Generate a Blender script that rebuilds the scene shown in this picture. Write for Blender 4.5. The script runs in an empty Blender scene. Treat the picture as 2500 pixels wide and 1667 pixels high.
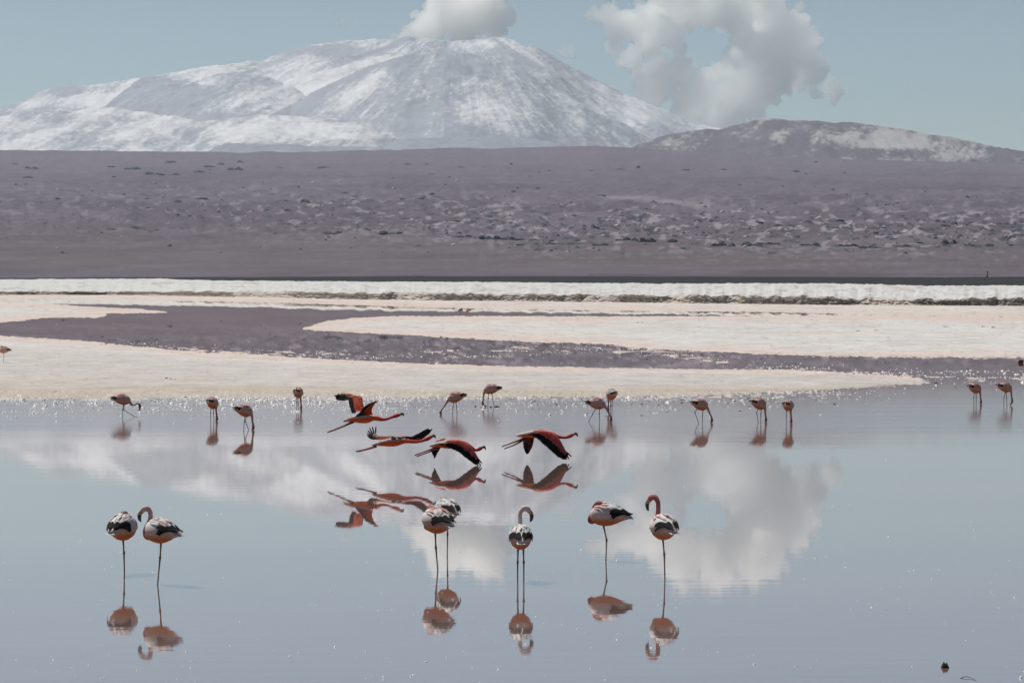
import bpy, bmesh, math, random
import numpy as np
from mathutils import Vector, Matrix, noise as mnoise

R = math.radians
random.seed(7); np.random.seed(7)
sc = bpy.context.scene
COL = sc.collection

# ------------------------------------------------------------------ camera
W, H = 2500.0, 1667.0                 # the photograph's pixels
F = 100.0 / 36.0 * W                  # 100 mm lens, in those pixels
HOR = 685.0                           # pixel row of the true horizon
CAMZ = 3.4
PITCH = math.atan((H / 2 - HOR) / F)
cam_d = bpy.data.cameras.new('camera'); cam = bpy.data.objects.new('camera', cam_d)
COL.objects.link(cam)
cam_d.lens = 100.0; cam_d.sensor_width = 36.0
cam_d.clip_start = 0.5; cam_d.clip_end = 80000
cam.location = (0, 0, CAMZ); cam.rotation_euler = (R(90) - PITCH, 0, 0)
sc.camera = cam

# ------------------------------------------------------------------ sky, sun, exposure
SUN_EL, SUN_AZ = R(62), R(-50)        # azimuth from +Y (view direction) towards +X
sdir = Vector((math.cos(SUN_EL) * math.sin(SUN_AZ), math.cos(SUN_EL) * math.cos(SUN_AZ), math.sin(SUN_EL)))
wd = bpy.data.worlds.new('World'); sc.world = wd; wd.use_nodes = True
wn = wd.node_tree; bg = wn.nodes['Background']
sky = wn.nodes.new('ShaderNodeTexSky'); sky.sky_type = 'NISHITA'; sky.sun_disc = False
sky.sun_elevation = SUN_EL; sky.sun_rotation = SUN_AZ
sky.altitude = 2500; sky.air_density = 1.0; sky.dust_density = 2.6; sky.ozone_density = .7
tint = wn.nodes.new('ShaderNodeMix'); tint.data_type = 'RGBA'; tint.blend_type = 'MULTIPLY'; tint.inputs[0].default_value = 1
tint.inputs[7].default_value = (.985, 1.02, .95, 1)          # thin teal-grey air
wn.links.new(sky.outputs[0], tint.inputs[6]); wn.links.new(tint.outputs[2], bg.inputs[0]); bg.inputs[1].default_value = 0.064
sl = bpy.data.lights.new('sun', 'SUN'); sun = bpy.data.objects.new('sun', sl); COL.objects.link(sun)
sl.energy = 4.9; sl.angle = R(0.53); sl.color = (1.0, 0.95, 0.88)
sun.rotation_euler = sdir.to_track_quat('Z', 'Y').to_euler()
vs = sc.view_settings
vs.view_transform = 'Standard'; vs.look = 'None'; vs.exposure = 0.0; vs.gamma = 1.0; vs.use_curve_mapping = False
cy = sc.cycles
cy.use_denoising = True; cy.caustics_reflective = False; cy.caustics_refractive = False
cy.max_bounces = 110; cy.volume_bounces = 100; cy.diffuse_bounces = 3; cy.glossy_bounces = 4; cy.transmission_bounces = 4; cy.sample_clamp_indirect = 6
cy.use_adaptive_sampling = False

# ------------------------------------------------------------------ pixel <-> place
cP, sP = math.cos(PITCH), math.sin(PITCH)
def ray(px, py):
    dx = (np.asarray(px, float) - W / 2) / F; dv = (H / 2 - np.asarray(py, float)) / F
    return dx, cP + dv * sP, -sP + dv * cP
def at(px, py, D):
    x, y, z = ray(px, py); t = D / y
    return x * t, y * t, CAMZ + z * t
def ground(px, py, z0=0.0):
    x, y, z = ray(px, py); t = (z0 - CAMZ) / z
    return x * t, y * t
def gpt(px, py, z0=0.0):
    x, y = ground(px, py, z0); return Vector((float(x), float(y), z0))
def zat(py, D):                        # height seen at row py at distance D
    x, y, z = ray(0, py); return CAMZ + z * (D / y)
def ppm(py): return (py - HOR) / CAMZ

# ------------------------------------------------------------------ noise
_rs = np.random.RandomState(11)
_perm = _rs.permutation(1024); _perm = np.concatenate([_perm, _perm])
_val = _rs.rand(1024) * 2 - 1
def vnoise(x, y, seed=0):
    x = np.asarray(x, float) + seed * 17.31; y = np.asarray(y, float) + seed * 9.77
    xi = np.floor(x).astype(int); yi = np.floor(y).astype(int)
    fx = x - xi; fy = y - yi
    fx = fx * fx * fx * (fx * (fx * 6 - 15) + 10); fy = fy * fy * fy * (fy * (fy * 6 - 15) + 10)
    def h(a, b): return _val[_perm[(_perm[a & 1023] + (b & 1023)) & 1023]]
    a = h(xi, yi); b = h(xi + 1, yi); c = h(xi, yi + 1); d = h(xi + 1, yi + 1)
    return (a * (1 - fx) + b * fx) * (1 - fy) + (c * (1 - fx) + d * fx) * fy
def fbm(x, y, o=5, seed=0, gain=0.5, lac=2.03):
    s = 0; a = 1.0; n = 0
    for k in range(o):
        s = s + a * vnoise(x, y, seed + k * 3); n += a; a *= gain; x = x * lac; y = y * lac
    return s / n
def sstep(a, b, x):
    t = np.clip((x - a) / (b - a), 0, 1); return t * t * (3 - 2 * t)
def interp(x, pts):
    p = np.array(pts, float); return np.interp(x, p[:, 0], p[:, 1])
def sinterp(x, pts, k=14):             # interpolation with softened corners
    xs = np.asarray(x, float); s = 0
    for d in (-1.5, -.75, 0, .75, 1.5): s = s + interp(xs + d * k, pts)
    return s / 5
def mixc(a, b, t):
    t = np.asarray(t)[..., None]; return np.asarray(a) * (1 - t) + np.asarray(b) * t

# ------------------------------------------------------------------ objects
def tag(o, label=None, cat=None, group=None, kind=None):
    if label: o['label'] = label
    if cat: o['category'] = cat
    if group: o['group'] = group
    if kind: o['kind'] = kind
    return o
def empty(name, loc, rz=0):
    o = bpy.data.objects.new(name, None); COL.objects.link(o)
    o.location = loc; o.rotation_euler = (0, 0, rz); o.empty_display_size = .1
    return o
def link(name, me, mat=None, parent=None):
    o = bpy.data.objects.new(name, me); COL.objects.link(o)
    if mat is not None and not me.materials: me.materials.append(mat)
    o.parent = parent
    return o
ALB = .62                               # keeps sunlit whites below the bright clouds
def setcol(me, cols):
    c = np.ones((len(me.vertices), 4), np.float32); c[:, :3] = np.asarray(cols).reshape(-1, 3) * ALB
    a = me.color_attributes.new('Col', 'FLOAT_COLOR', 'POINT'); a.data.foreach_set('color', c.ravel())
def mesh(name, verts, faces, cols=None, smooth=True):
    me = bpy.data.meshes.new(name); me.from_pydata([tuple(v) for v in verts], [], faces)
    if smooth: me.polygons.foreach_set('use_smooth', [True] * len(me.polygons))
    if cols is not None: setcol(me, cols)
    me.update(); return me
def gridmesh(name, X, Y, Z, cols=None, smooth=True):
    r, c = X.shape
    me = bpy.data.meshes.new(name)
    me.vertices.add(r * c)
    me.vertices.foreach_set('co', np.stack([X, Y, Z], -1).astype(np.float32).ravel())
    i = np.arange(r * c).reshape(r, c)
    q = np.stack([i[:-1, :-1], i[:-1, 1:], i[1:, 1:], i[1:, :-1]], -1).reshape(-1, 4)
    n = len(q)
    me.loops.add(n * 4); me.polygons.add(n)
    me.loops.foreach_set('vertex_index', q.astype(np.int32).ravel())
    me.polygons.foreach_set('loop_start', np.arange(0, n * 4, 4, dtype=np.int32))
    me.polygons.foreach_set('use_smooth', np.full(n, smooth))
    if cols is not None: setcol(me, cols.reshape(-1, 3))
    me.update(calc_edges=True); return me

# ------------------------------------------------------------------ materials
def mat(name):
    m = bpy.data.materials.new(name); m.use_nodes = True
    nt = m.node_tree; return m, nt, nt.nodes['Principled BSDF']
def node(nt, t, **kw):
    n = nt.nodes.new(t)
    for k, v in kw.items(): setattr(n, k, v)
    return n
def colmat(name, rough=.85, spec=.2, var=.18, scale=(6, 6, 6), bump=0.0, bdist=.01, detail=5, translucent=0.0):
    """colour attribute varied by a fine noise"""
    m, nt, b = mat(name); L = nt.links
    ca = node(nt, 'ShaderNodeVertexColor', layer_name='Col')
    tc = node(nt, 'ShaderNodeTexCoord'); mp = node(nt, 'ShaderNodeMapping'); mp.inputs['Scale'].default_value = scale
    nz = node(nt, 'ShaderNodeTexNoise'); nz.inputs['Scale'].default_value = 1; nz.inputs['Detail'].default_value = detail
    nz.inputs['Roughness'].default_value = .65
    L.new(tc.outputs['Object'], mp.inputs[0]); L.new(mp.outputs[0], nz.inputs[0])
    mr = node(nt, 'ShaderNodeMapRange'); mr.inputs['From Min'].default_value = .3; mr.inputs['From Max'].default_value = .7
    mr.inputs['To Min'].default_value = 1 - var; mr.inputs['To Max'].default_value = 1 + var * .6
    L.new(nz.outputs[0], mr.inputs[0])
    mx = node(nt, 'ShaderNodeMix', data_type='RGBA', blend_type='MULTIPLY'); mx.inputs[0].default_value = 1
    L.new(ca.outputs[0], mx.inputs[6]); L.new(mr.outputs[0], mx.inputs[7])
    L.new(mx.outputs[2], b.inputs['Base Color'])
    b.inputs['Roughness'].default_value = rough; b.inputs['Specular IOR Level'].default_value = spec
    if bump:
        bp = node(nt, 'ShaderNodeBump'); bp.inputs['Strength'].default_value = bump; bp.inputs['Distance'].default_value = bdist
        L.new(nz.outputs[0], bp.inputs['Height']); L.new(bp.outputs[0], b.inputs['Normal'])
    if translucent:
        tr = node(nt, 'ShaderNodeBsdfTranslucent'); L.new(mx.outputs[2], tr.inputs[0])
        ms = node(nt, 'ShaderNodeMixShader'); ms.inputs[0].default_value = translucent
        L.new(b.outputs[0], ms.inputs[1]); L.new(tr.outputs[0], ms.inputs[2])
        L.new(ms.outputs[0], nt.nodes['Material Output'].inputs[0])
    return m
M = {}
M['salt'] = colmat('salt_crust', .8, .25, .16, (.9, .35, 1), .5, .02, 8)
M['bank'] = colmat('salt_bank', .85, .2, .22, (.5, .35, .9), .7, .25, 8)
M['plain'] = colmat('desert_plain', .95, .1, .16, (.03, .012, .03), .4, 2.0, 8)
M['mountain'] = colmat('snowy_mountain', .9, .1, .2, (.012, .008, .012), .6, 14.0, 9)
M['rock'] = colmat('dark_rock', .9, .2, .35, (.35, .35, .35), .6, .6, 6)
M['feather'] = colmat('feathers', .85, .15, .22, (14, 70, 70), .25, .006, 4)
M['wing'] = colmat('wing_feathers', .8, .15, .2, (12, 60, 60), .2, .004, 4, translucent=.35)
M['leg'] = colmat('leg_skin', .55, .35, .3, (60, 60, 25), .2, .002, 3)
M['bill'] = colmat('bill_horn', .35, .5, .15, (50, 50, 50), 0, .002, 3)
M['crumb'] = colmat('salt_crumbs_glints', .5, .4, .2, (30, 30, 30), 0, .01, 3)
M['mud'] = colmat('mud', .8, .3, .35, (40, 40, 40), .4, .01, 4)

def water_material():
    m, nt, b = mat('lagoon_water'); L = nt.links
    geo = node(nt, 'ShaderNodeNewGeometry'); sep = node(nt, 'ShaderNodeSeparateXYZ'); L.new(geo.outputs['Position'], sep.inputs[0])
    def noise(scale, detail=3, rough=.5, dist=0.0):
        mp = node(nt, 'ShaderNodeMapping'); mp.inputs['Scale'].default_value = scale
        n = node(nt, 'ShaderNodeTexNoise'); n.inputs['Scale'].default_value = 1; n.inputs['Detail'].default_value = detail
        n.inputs['Roughness'].default_value = rough; n.inputs['Distortion'].default_value = dist
        L.new(geo.outputs['Position'], mp.inputs[0]); L.new(mp.outputs[0], n.inputs[0]); return n
    # wind over the lagoon: ripples close to the near shore and again in front of the salt
    ramp = node(nt, 'ShaderNodeValToRGB'); cr = ramp.color_ramp
    mr = node(nt, 'ShaderNodeMapRange'); mr.inputs['From Min'].default_value = 20; mr.inputs['From Max'].default_value = 120
    big = noise((.05, .10, 1), 3)
    ad = node(nt, 'ShaderNodeMath', operation='MULTIPLY_ADD'); ad.inputs[1].default_value = 16.0
    L.new(big.outputs[0], ad.inputs[0]); L.new(sep.outputs['Y'], ad.inputs[2])
    sb = node(nt, 'ShaderNodeMath', operation='SUBTRACT'); sb.inputs[1].default_value = 8.0
    L.new(ad.outputs[0], sb.inputs[0]); L.new(sb.outputs[0], mr.inputs[0]); L.new(mr.outputs[0], ramp.inputs[0])
    cr.elements[0].position = 0.0; cr.elements[0].color = (.32, .32, .32, 1)
    cr.elements[1].position = 1.0; cr.elements[1].color = (.012, .012, .012, 1)
    for p, v in ((.07, .14), (.105, .08), (.145, .06), (.36, .07), (.42, .3), (.48, .7), (.58, .6), (.7, .3), (.8, .08), (.88, .02)):
        e = cr.elements.new(p); e.color = (v, v, v, 1)
    n1 = noise((.7, 3.2, 1), 3, .55); n2 = noise((.16, .8, 1), 2, .5); n3 = noise((3.0, 9.0, 1), 2, .5)
    a1 = node(nt, 'ShaderNodeMath', operation='MULTIPLY_ADD'); a1.inputs[1].default_value = 1.6
    L.new(n2.outputs[0], a1.inputs[0]); L.new(n1.outputs[0], a1.inputs[2])
    a2 = node(nt, 'ShaderNodeMath', operation='MULTIPLY_ADD'); a2.inputs[1].default_value = .35
    L.new(n3.outputs[0], a2.inputs[0]); L.new(a1.outputs[0], a2.inputs[2])
    h = node(nt, 'ShaderNodeMath', operation='MULTIPLY'); L.new(a2.outputs[0], h.inputs[0]); L.new(ramp.outputs[0], h.inputs[1])
    bp = node(nt, 'ShaderNodeBump'); bp.inputs['Strength'].default_value = 1.0; bp.inputs['Distance'].default_value = .0042
    L.new(h.outputs[0], bp.inputs['Height'])
    rr = node(nt, 'ShaderNodeMapRange'); rr.inputs['From Min'].default_value = .015; rr.inputs['From Max'].default_value = .8
    rr.inputs['To Min'].default_value = .008; rr.inputs['To Max'].default_value = .15
    L.new(ramp.outputs[0], rr.inputs[0])
    # turbid, slightly pink brine over a pale bed, under a mirror-like surface
    cn = noise((.12, .25, 1), 4)
    c = node(nt, 'ShaderNodeValToRGB'); c.color_ramp.elements[0].position = .3; c.color_ramp.elements[1].position = .7
    c.color_ramp.elements[0].color = (.30, .20, .175, 1); c.color_ramp.elements[1].color = (.37, .25, .22, 1)
    L.new(cn.outputs[0], c.inputs[0])
    df = node(nt, 'ShaderNodeBsdfDiffuse'); L.new(c.outputs[0], df.inputs[0])
    gl = node(nt, 'ShaderNodeBsdfGlossy'); L.new(rr.outputs[0], gl.inputs['Roughness']); L.new(bp.outputs[0], gl.inputs['Normal'])
    gl.inputs[0].default_value = (1.0, .975, .955, 1)
    fr = node(nt, 'ShaderNodeFresnel'); fr.inputs['IOR'].default_value = 1.36; L.new(bp.outputs[0], fr.inputs['Normal'])
    pw = node(nt, 'ShaderNodeMath', operation='POWER'); pw.inputs[1].default_value = .26; L.new(fr.outputs[0], pw.inputs[0])
    ms = node(nt, 'ShaderNodeMixShader'); L.new(pw.outputs[0], ms.inputs[0]); L.new(df.outputs[0], ms.inputs[1]); L.new(gl.outputs[0], ms.inputs[2])
    L.new(ms.outputs[0], nt.nodes['Material Output'].inputs[0]); nt.nodes.remove(b)
    return m
M['water'] = water_material()

# ------------------------------------------------------------------ ground and water
def quad(name, x0, x1, y0, y1, z, m):
    me = mesh(name, [(x0, y0, z), (x1, y0, z), (x1, y1, z), (x0, y1, z)], [(0, 1, 2, 3)], smooth=False)
    return link(name, me, m)
mg, ntg, bgm = mat('desert_ground'); bgm.inputs['Base Color'].default_value = (.16, .12, .10, 1); bgm.inputs['Roughness'].default_value = .95
_n = node(ntg, 'ShaderNodeTexNoise'); _n.inputs['Scale'].default_value = .02; _n.inputs['Detail'].default_value = 6
_c = node(ntg, 'ShaderNodeValToRGB'); _c.color_ramp.elements[0].color = (.12, .09, .08, 1); _c.color_ramp.elements[1].color = (.2, .16, .13, 1)
_t = node(ntg, 'ShaderNodeTexCoord'); ntg.links.new(_t.outputs['Object'], _n.inputs[0]); ntg.links.new(_n.outputs[0], _c.inputs[0]); ntg.links.new(_c.outputs[0], bgm.inputs['Base Color'])
tag(quad('ground', -9000, 9000, -3000, 16600, -1.5, mg), 'brown desert ground under and around the lagoon', kind='structure')
tag(quad('lagoon_water', -420, 420, -60, 900, 0.0, M['water']), 'still pale lilac lagoon water mirroring the mountain and clouds', kind='structure')

# ---- salt flats: a low relief that surfaces where the photograph shows salt
pxs = np.concatenate([np.linspace(-900, -40, 90), np.linspace(-36, 2536, 760), np.linspace(2540, 3400, 90)])
pys = np.concatenate([np.linspace(716, 800, 230), np.linspace(800.3, 1012, 330)])
PX, PY = np.meshgrid(pxs, pys)
X, Y = ground(PX, PY)
T_BANKBASE = [(-900, 719), (0, 721), (300, 721), (600, 727), (900, 733), (1250, 737), (1600, 741), (2000, 746), (2500, 749), (3400, 753)]
W1T = [(-900, 727), (0, 730), (625, 738), (1250, 756), (1875, 762), (2400, 773), (3400, 780)]
W1B = [(-900, 728), (0, 735), (110, 741), (200, 748), (330, 753), (420, 762), (430, 815), (700, 830), (735, 803), (800, 783), (895, 774), (950, 771.5), (1250, 772), (1700, 772), (2050, 770), (2350, 772), (2600, 775), (3400, 780)]
LT = [(-900, 800), (0, 787), (110, 777), (255, 774), (262, 768), (275, 765.5), (400, 764.5), (425, 760), (430, 700), (3400, 700)]
NOTCH_T = [(195, 767.2), (262, 765.8)]
FB = [(-900, 700), (715, 700), (735, 803), (800, 808), (991, 818), (1144, 826), (1313, 834), (1489, 841), (1600, 852), (1700, 858), (1868, 864), (2021, 870), (2250, 872), (2500, 873), (3400, 876)]
NT = [(-900, 812), (0, 819), (106, 826), (207, 831), (319, 845), (452, 857), (625, 866), (800, 877), (1068, 889), (1297, 894), (1450, 897), (1600, 900), (1983, 905), (2180, 917), (2281, 935), (2300, 1100), (3400, 1100)]
NB = [(-900, 978), (0, 972), (600, 968), (1100, 967), (1500, 967), (1600, 965), (1868, 958), (2097, 946), (2281, 934), (2300, 800), (3400, 800)]
wob = fbm(PX / 60, PY / 7, 4, 1) * 2.2 + fbm(PX / 14, PY / 3, 3, 5) * 1.4
def e(pts, k=9): return sinterp(PX, pts, k)
s_strip = e(W1T) - PY                                        # salt in front of the bank
s_mid = np.minimum(PY - e(W1B, 3), np.maximum(e(LT, 3), e(FB, 4)) - PY)  # left tongue and the far flat
s_near = np.minimum(PY - e(NT, 7), e(NB) - PY)
s = np.maximum(np.maximum(s_strip, s_mid), s_near)
notch = np.exp(-((PY - 767 + (PX - 200) * .015) / 1.6) ** 2) * sstep(190, 235, PX) * sstep(300, 262, PX)
frag = fbm(PX / 7, PY / 1.1, 3, 7) * interp(PX, [(0, 2.4), (1700, 2.6), (2000, 5.0), (2300, 7.0)]) * sstep(775, 820, PY)
s = s - notch * 6 + wob * np.where(PY < 775, .4, 1.1) + frag
# broken crust along some edges
brk = fbm(PX / 26, PY / 2.2, 3, 9)
zone = np.exp(-((PY - interp(PX, [(0, 830), (450, 852), (700, 862), (1100, 858), (1300, 850), (1600, 860), (1900, 905), (2400, 925), (3400, 930)])) / 11) ** 2)
patch = zone * sstep(.18, .5, brk) * sstep(250, 420, PX)
low = sstep(1006, 968, PY) * (PY > 955) * sstep(.12, .45, fbm(PX / 9, PY / 1.6, 3, 13)) * sstep(2300, 2000, PX)
htz = .026 * np.tanh(s / 7.0) + patch * .035 + low * .032 + fbm(PX / 5, PY / 1.5, 3, 21) * .006
htz = np.where(s < -6, np.minimum(htz, -.012 + patch * .04 + low * .034), htz)
Z = htz + np.where(s > 6, fbm(X / 3.0, Y / 3.0, 4, 3) * .012, 0)
white = np.array([.80, .78, .755]); pink = np.array([.82, .66, .57]); olive = np.array([.62, .51, .35]); grey = np.array([.62, .555, .515])
edge = sstep(26, 0, s + fbm(PX / 120, PY / 5, 3, 33) * 8)
col = mixc(white, grey, sstep(-.1, .5, fbm(PX / 90, PY / 4, 5, 31)) * .45)
lowf = np.minimum(PY - e(NT), 200) / 120.0
col = mixc(col, pink, np.clip(edge * .7 + .2 * sstep(-.1, .4, fbm(PX / 220, PY / 6, 4, 41)), 0, 1) * (PY < 930))
isn = (s_near > -3) & (PY > 800)
col = mixc(col, olive, np.where(isn, sstep(.55, 1.0, (PY - e(NT)) / np.maximum(e(NB) - e(NT), 20) + fbm(PX / 150, PY / 5, 4, 45) * .25), 0) * .8)
col = mixc(col, grey * .95, np.where(isn, sstep(.1, .3, (PY - e(NT)) / np.maximum(e(NB) - e(NT), 20)), 0) * .45)
fine = fbm(PX / 40, PY / .9, 4, 53)
col = col * (1 + .13 * fine)[..., None]
dark = sstep(.42, .68, fbm(PX / 11, PY / 1.3, 3, 51)) * .5
col = mixc(col, np.array([.25, .2, .17]), dark)
col = np.where((s < 2)[..., None] & (PY > 955)[..., None], mixc(col, np.array([.62, .58, .52]), np.full(PX.shape, .7)), col)
tag(link('salt_flat', gridmesh('salt_flat', X, Y, Z, col), M['salt']), 'white and pink salt flats rising just above the lagoon', kind='structure')

# ---- salt bank at the far shore
bp_ = np.concatenate([np.linspace(-900, -20, 70), np.linspace(-16, 2516, 900), np.linspace(2520, 3400, 70)])
nb = bp_.size
base_py = sinterp(bp_, T_BANKBASE, 30)
D0 = ground(bp_, base_py)[1]
clf_py = sinterp(bp_, [(-900, 711), (0, 712.5), (625, 712), (900, 716), (1250, 719), (1600, 721), (1900, 721.5), (2050, 727), (2250, 731), (2400, 728), (2500, 729), (3400, 733)], 30)
cst_py = sinterp(bp_, [(-900, 681), (0, 682), (200, 681.5), (390, 680), (440, 683), (600, 685.5), (800, 687), (1250, 689), (1600, 692), (1900, 691.5), (2000, 692), (2100, 693), (2250, 697), (2500, 697), (3400, 700)], 12)
wl = bp_ / 2500.0
ch = zat(clf_py, D0 + 1.5) * (1 + .32 * fbm(bp_ / 22, bp_ * 0, 4, 61)) + .05
ch = np.maximum(ch, .25)
cz = zat(cst_py + fbm(bp_ / 30, bp_ * 0 + 4, 4, 63) * 1.6, D0 * 1.36)
steep = .35 + .65 * sstep(-.5, .2, fbm(bp_ / 90, bp_ * 0, 4, 67))      # where the front is a broken cliff
rowsD, rowsZ, rowsC = [], [], []
dirt = np.array([.70, .60, .52]); tan = np.array([.74, .63, .53])
N1 = 26
for i in range(N1):
    t = i / (N1 - 1)
    j = fbm(bp_ / 9, np.full(nb, i * .35), 4, 71) ; j2 = fbm(bp_ / 4, np.full(nb, i * .7), 3, 73)
    apron = 1.6 * (1 - sstep(0, .22, t))
    over = -.45 * sstep(.55, .9, t) * steep
    slope = (1 - steep) * 5.5 * t
    rowsD.append(D0 - apron + over + slope + t * .25 + (j * .9 + j2 * .5) * (.3 + .7 * math.sin(math.pi * min(1, t * 1.05))))
    rowsZ.append(np.where(t < .22, t / .22 * .18, .18 + (t - .22) / .78 * 1.0 * (ch - .18)) + j2 * .06)
    c = mixc(tan, dirt, np.full(nb, sstep(.08, .25, t)) * (.55 + .45 * steep))
    c = mixc(c, np.array([.72, .71, .69]), np.clip(sstep(.2, .5, j) + (1 - steep) * .35 * t + sstep(.93, 1., t), 0, 1))
    rowsC.append(c)
Dl, Zl = rowsD[-1], rowsZ[-1]
N2 = 46
for i in range(1, N2):
    t = i / (N2 - 1)
    Dd = D0 + 1.2 + (D0 * .36 - 1.2) * t ** 1.5
    if i == 1: Dd = np.maximum(Dd, Dl + .3)
    u = t ** .9
    lump = fbm(bp_ / 34, np.full(nb, t * 5), 5, 81) * .34 * math.sin(math.pi * t) + fbm(bp_ / 7, np.full(nb, t * 14), 3, 83) * .10
    rowsD.append(np.maximum(Dd, rowsD[-1] + .05)); rowsZ.append(Zl + (cz - Zl) * u + lump * np.clip(t * 6, 0, 1))
    c = mixc(np.array([.78, .78, .76]), np.array([.5, .45, .42]), sstep(.22, .55, fbm(bp_ / 30, np.full(nb, t * 9), 5, 85)) * .6)
    rowsC.append(c)
for k in (1, 2, 3):                                           # the back of the bank drops away
    rowsD.append(rowsD[-1] + 8); rowsZ.append(rowsZ[-1] - .45); rowsC.append(rowsC[-1] * .9)
Db, Zb = np.array(rowsD), np.array(rowsZ)
Xb = (bp_ - W / 2)[None, :] / F * Db / (cP) 
tag(link('salt_bank', gridmesh('salt_bank', Xb, Db, Zb, np.array(rowsC)), M['bank']), 'low white salt bank with a broken brown front at the far shore', kind='structure')

# ---- the plain that climbs from the far shore to the foot of the mountains
qx = np.concatenate([np.linspace(-1500, -60, 80), np.linspace(-50, 2550, 820), np.linspace(2560, 4000, 80)])
u = np.linspace(0, 1, 430)
QX, U = np.meshgrid(qx, u)
DN, DF = 560.0, 7200.0
lead = interp(QX, [(-1500, 1.7), (0, 1.62), (1250, 1.25), (2500, 1.0), (4000, .95)])
D = DN * lead * (DF / (DN * lead)) ** U
crest = sinterp(QX, [(-1500, 350), (0, 365), (260, 369), (520, 373), (800, 370), (1100, 363), (1250, 360), (1500, 357), (1700, 372), (2000, 386), (2300, 396), (2500, 402), (4000, 430)], 40)
near_py = sinterp(QX, [(-1500, 686), (0, 690), (1250, 697), (2500, 706), (4000, 712)], 40)
tt = np.clip((U - .10) / .90, 0, 1)
PYp = np.where(U < .10, near_py + (677 - near_py) * (U / .10), 677 + (crest - 677) * tt ** 1.12)
Zp = zat(PYp, D)
rough_z = sstep(560, 640, PYp)
bump = fbm(QX / 55, PYp / 12, 6, 101) * interp(PYp, [(360, 1.2), (430, 2.2), (500, 5.5), (560, 6.5), (600, 2.0), (620, .5), (680, .1), (720, 0)])
Zp = Zp + bump * (D / 3500)
Zp = Zp + np.where(PYp < 400, fbm(QX / 120, QX * 0, 4, 103) * 3, 0)
basec = np.array([.140, .112, .134]); lil = np.array([.178, .148, .176]); pale = np.array([.36, .31, .335]); drk = np.array([.05, .055, .072]); ochre = np.array([.17, .136, .14])
c = mixc(basec, lil, sstep(-.3, .3, fbm(QX / 300, PYp / 14, 5, 111)))
c = mixc(c, ochre, sstep(.05, .5, fbm(QX / 260, PYp / 10, 5, 113)) * sstep(500, 560, PYp) * .6)
c = mixc(c, np.array([.185, .150, .160]), sstep(560, 600, PYp) * sstep(668, 640, PYp) * .5)
c = mixc(c, np.array([.20, .17, .205]), sstep(470, 385, PYp) * .5)
c = mixc(c, lil * 1.12, sstep(440, 380, PYp) * .8)
rockz = interp(QX, [(0, .25), (500, .45), (1000, .75), (1400, 1), (2500, 1.1)]) * np.exp(-((PYp - interp(QX, [(0, 505), (800, 515), (1300, 550), (2500, 560)])) / 55) ** 2)
c = mixc(c, pale, np.clip(sstep(.18, .42, fbm(QX / 22, PYp / 7, 5, 121)) * (.05 + 1.25 * rockz) , 0, .95))
c = mixc(c, drk, np.clip(sstep(.22, .45, fbm(QX / 18, PYp / 5, 5, 131)) * (.05 + rockz * 1.1), 0, .9))
# pale wash on the right
wash = np.exp(-((PYp - (478 + (QX - 1480) * .09 + fbm(QX / 40, QX * 0, 3, 133) * 6)) / 7) ** 2) * sstep(1440, 1490, QX) * sstep(1800, 1700, QX)
c = mixc(c, pale, wash * .7)
strat = fbm(QX / 700, PYp / 3.5, 4, 141)
c = c * (1 + .10 * strat)[..., None]
shore = interp(QX, [(-1500, 680), (0, 678.5), (600, 676.5), (1000, 674.5), (1600, 675), (2300, 677), (2500, 676), (4000, 675)]) + fbm(QX / 90, QX * 0 + 2, 3, 143) * .8
dk = sstep(-1.2, .8, PYp - shore)
c = mixc(c, np.array([.038, .038, .04]), dk)
wisp = np.exp(-((PYp - 670.5) / .9) ** 2) * sstep(.0, .3, fbm(QX / 160, QX * 0 + 7, 3, 147)) * sstep(1000, 1500, QX)
c = mixc(c, np.array([.06, .055, .055]), wisp * .8)
c = c * np.array([.96, .98, 1.03])  # bluer overall: part of the distance haze is in the ground colour
Xp = (QX - W / 2) / F * D / cP
PLAIN = (qx, u, D, Zp, PYp)
tag(link('desert_plain', gridmesh('desert_plain', Xp, D, Zp, c), M['plain']), 'wide purple brown desert plain rising beyond the salt bank', kind='structure')
def plain_at(px, py):
    """the point of the plain seen at a pixel"""
    j = int(np.argmin(abs(qx - px))); p = PYp[:, j]; i = int(np.argmin(abs(p - py)))
    return Xp[i, j], D[i, j], Zp[i, j]

# ---- mountains
def ridge_field(QX, Dm, pts, Dr, k, kb=.5, soft=12, wander=0, seed=0, namp=2.0):
    cp = sinterp(QX, pts, soft) + fbm(QX / 45, QX * 0 + seed, 4, seed) * namp
    Dr = Dr + wander * fbm(QX / 260, QX * 0 + seed * 2, 3, seed + 5)
    zc = zat(cp, Dr)
    d = Dr - Dm
    return np.where(d > 0, zc - k * d ** 1.0 * (1 - .18 * np.clip(d / 3000, 0, 1)), zc + kb * d), d
mx = np.concatenate([np.linspace(-1100, -30, 90), np.linspace(-26, 1900, 640), np.linspace(1905, 3300, 90)])
md = np.linspace(10200, 16500, 330)
QM, DM = np.meshgrid(mx, md)
A = [(-1100, 420), (-500, 345), (-200, 318), (0, 268), (60, 240), (120, 214), (200, 209), (260, 207), (380, 188), (470, 168), (560, 157), (640, 150), (700, 128), (760, 112), (850, 102), (930, 98), (970, 98), (995, 87), (1018, 97), (1040, 94), (1060, 99), (1110, 103), (1160, 96), (1215, 90), (1255, 100), (1310, 121), (1400, 165), (1500, 215), (1600, 263), (1680, 299), (1740, 314), (1900, 340), (2400, 390), (3300, 430)]
B = [(-1100, 700), (480, 420), (600, 318), (660, 283), (760, 232), (900, 172), (980, 145), (1060, 130), (1150, 137), (1250, 165), (1310, 192), (1400, 250), (1480, 290), (1560, 330), (1800, 420), (3300, 700)]
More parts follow.
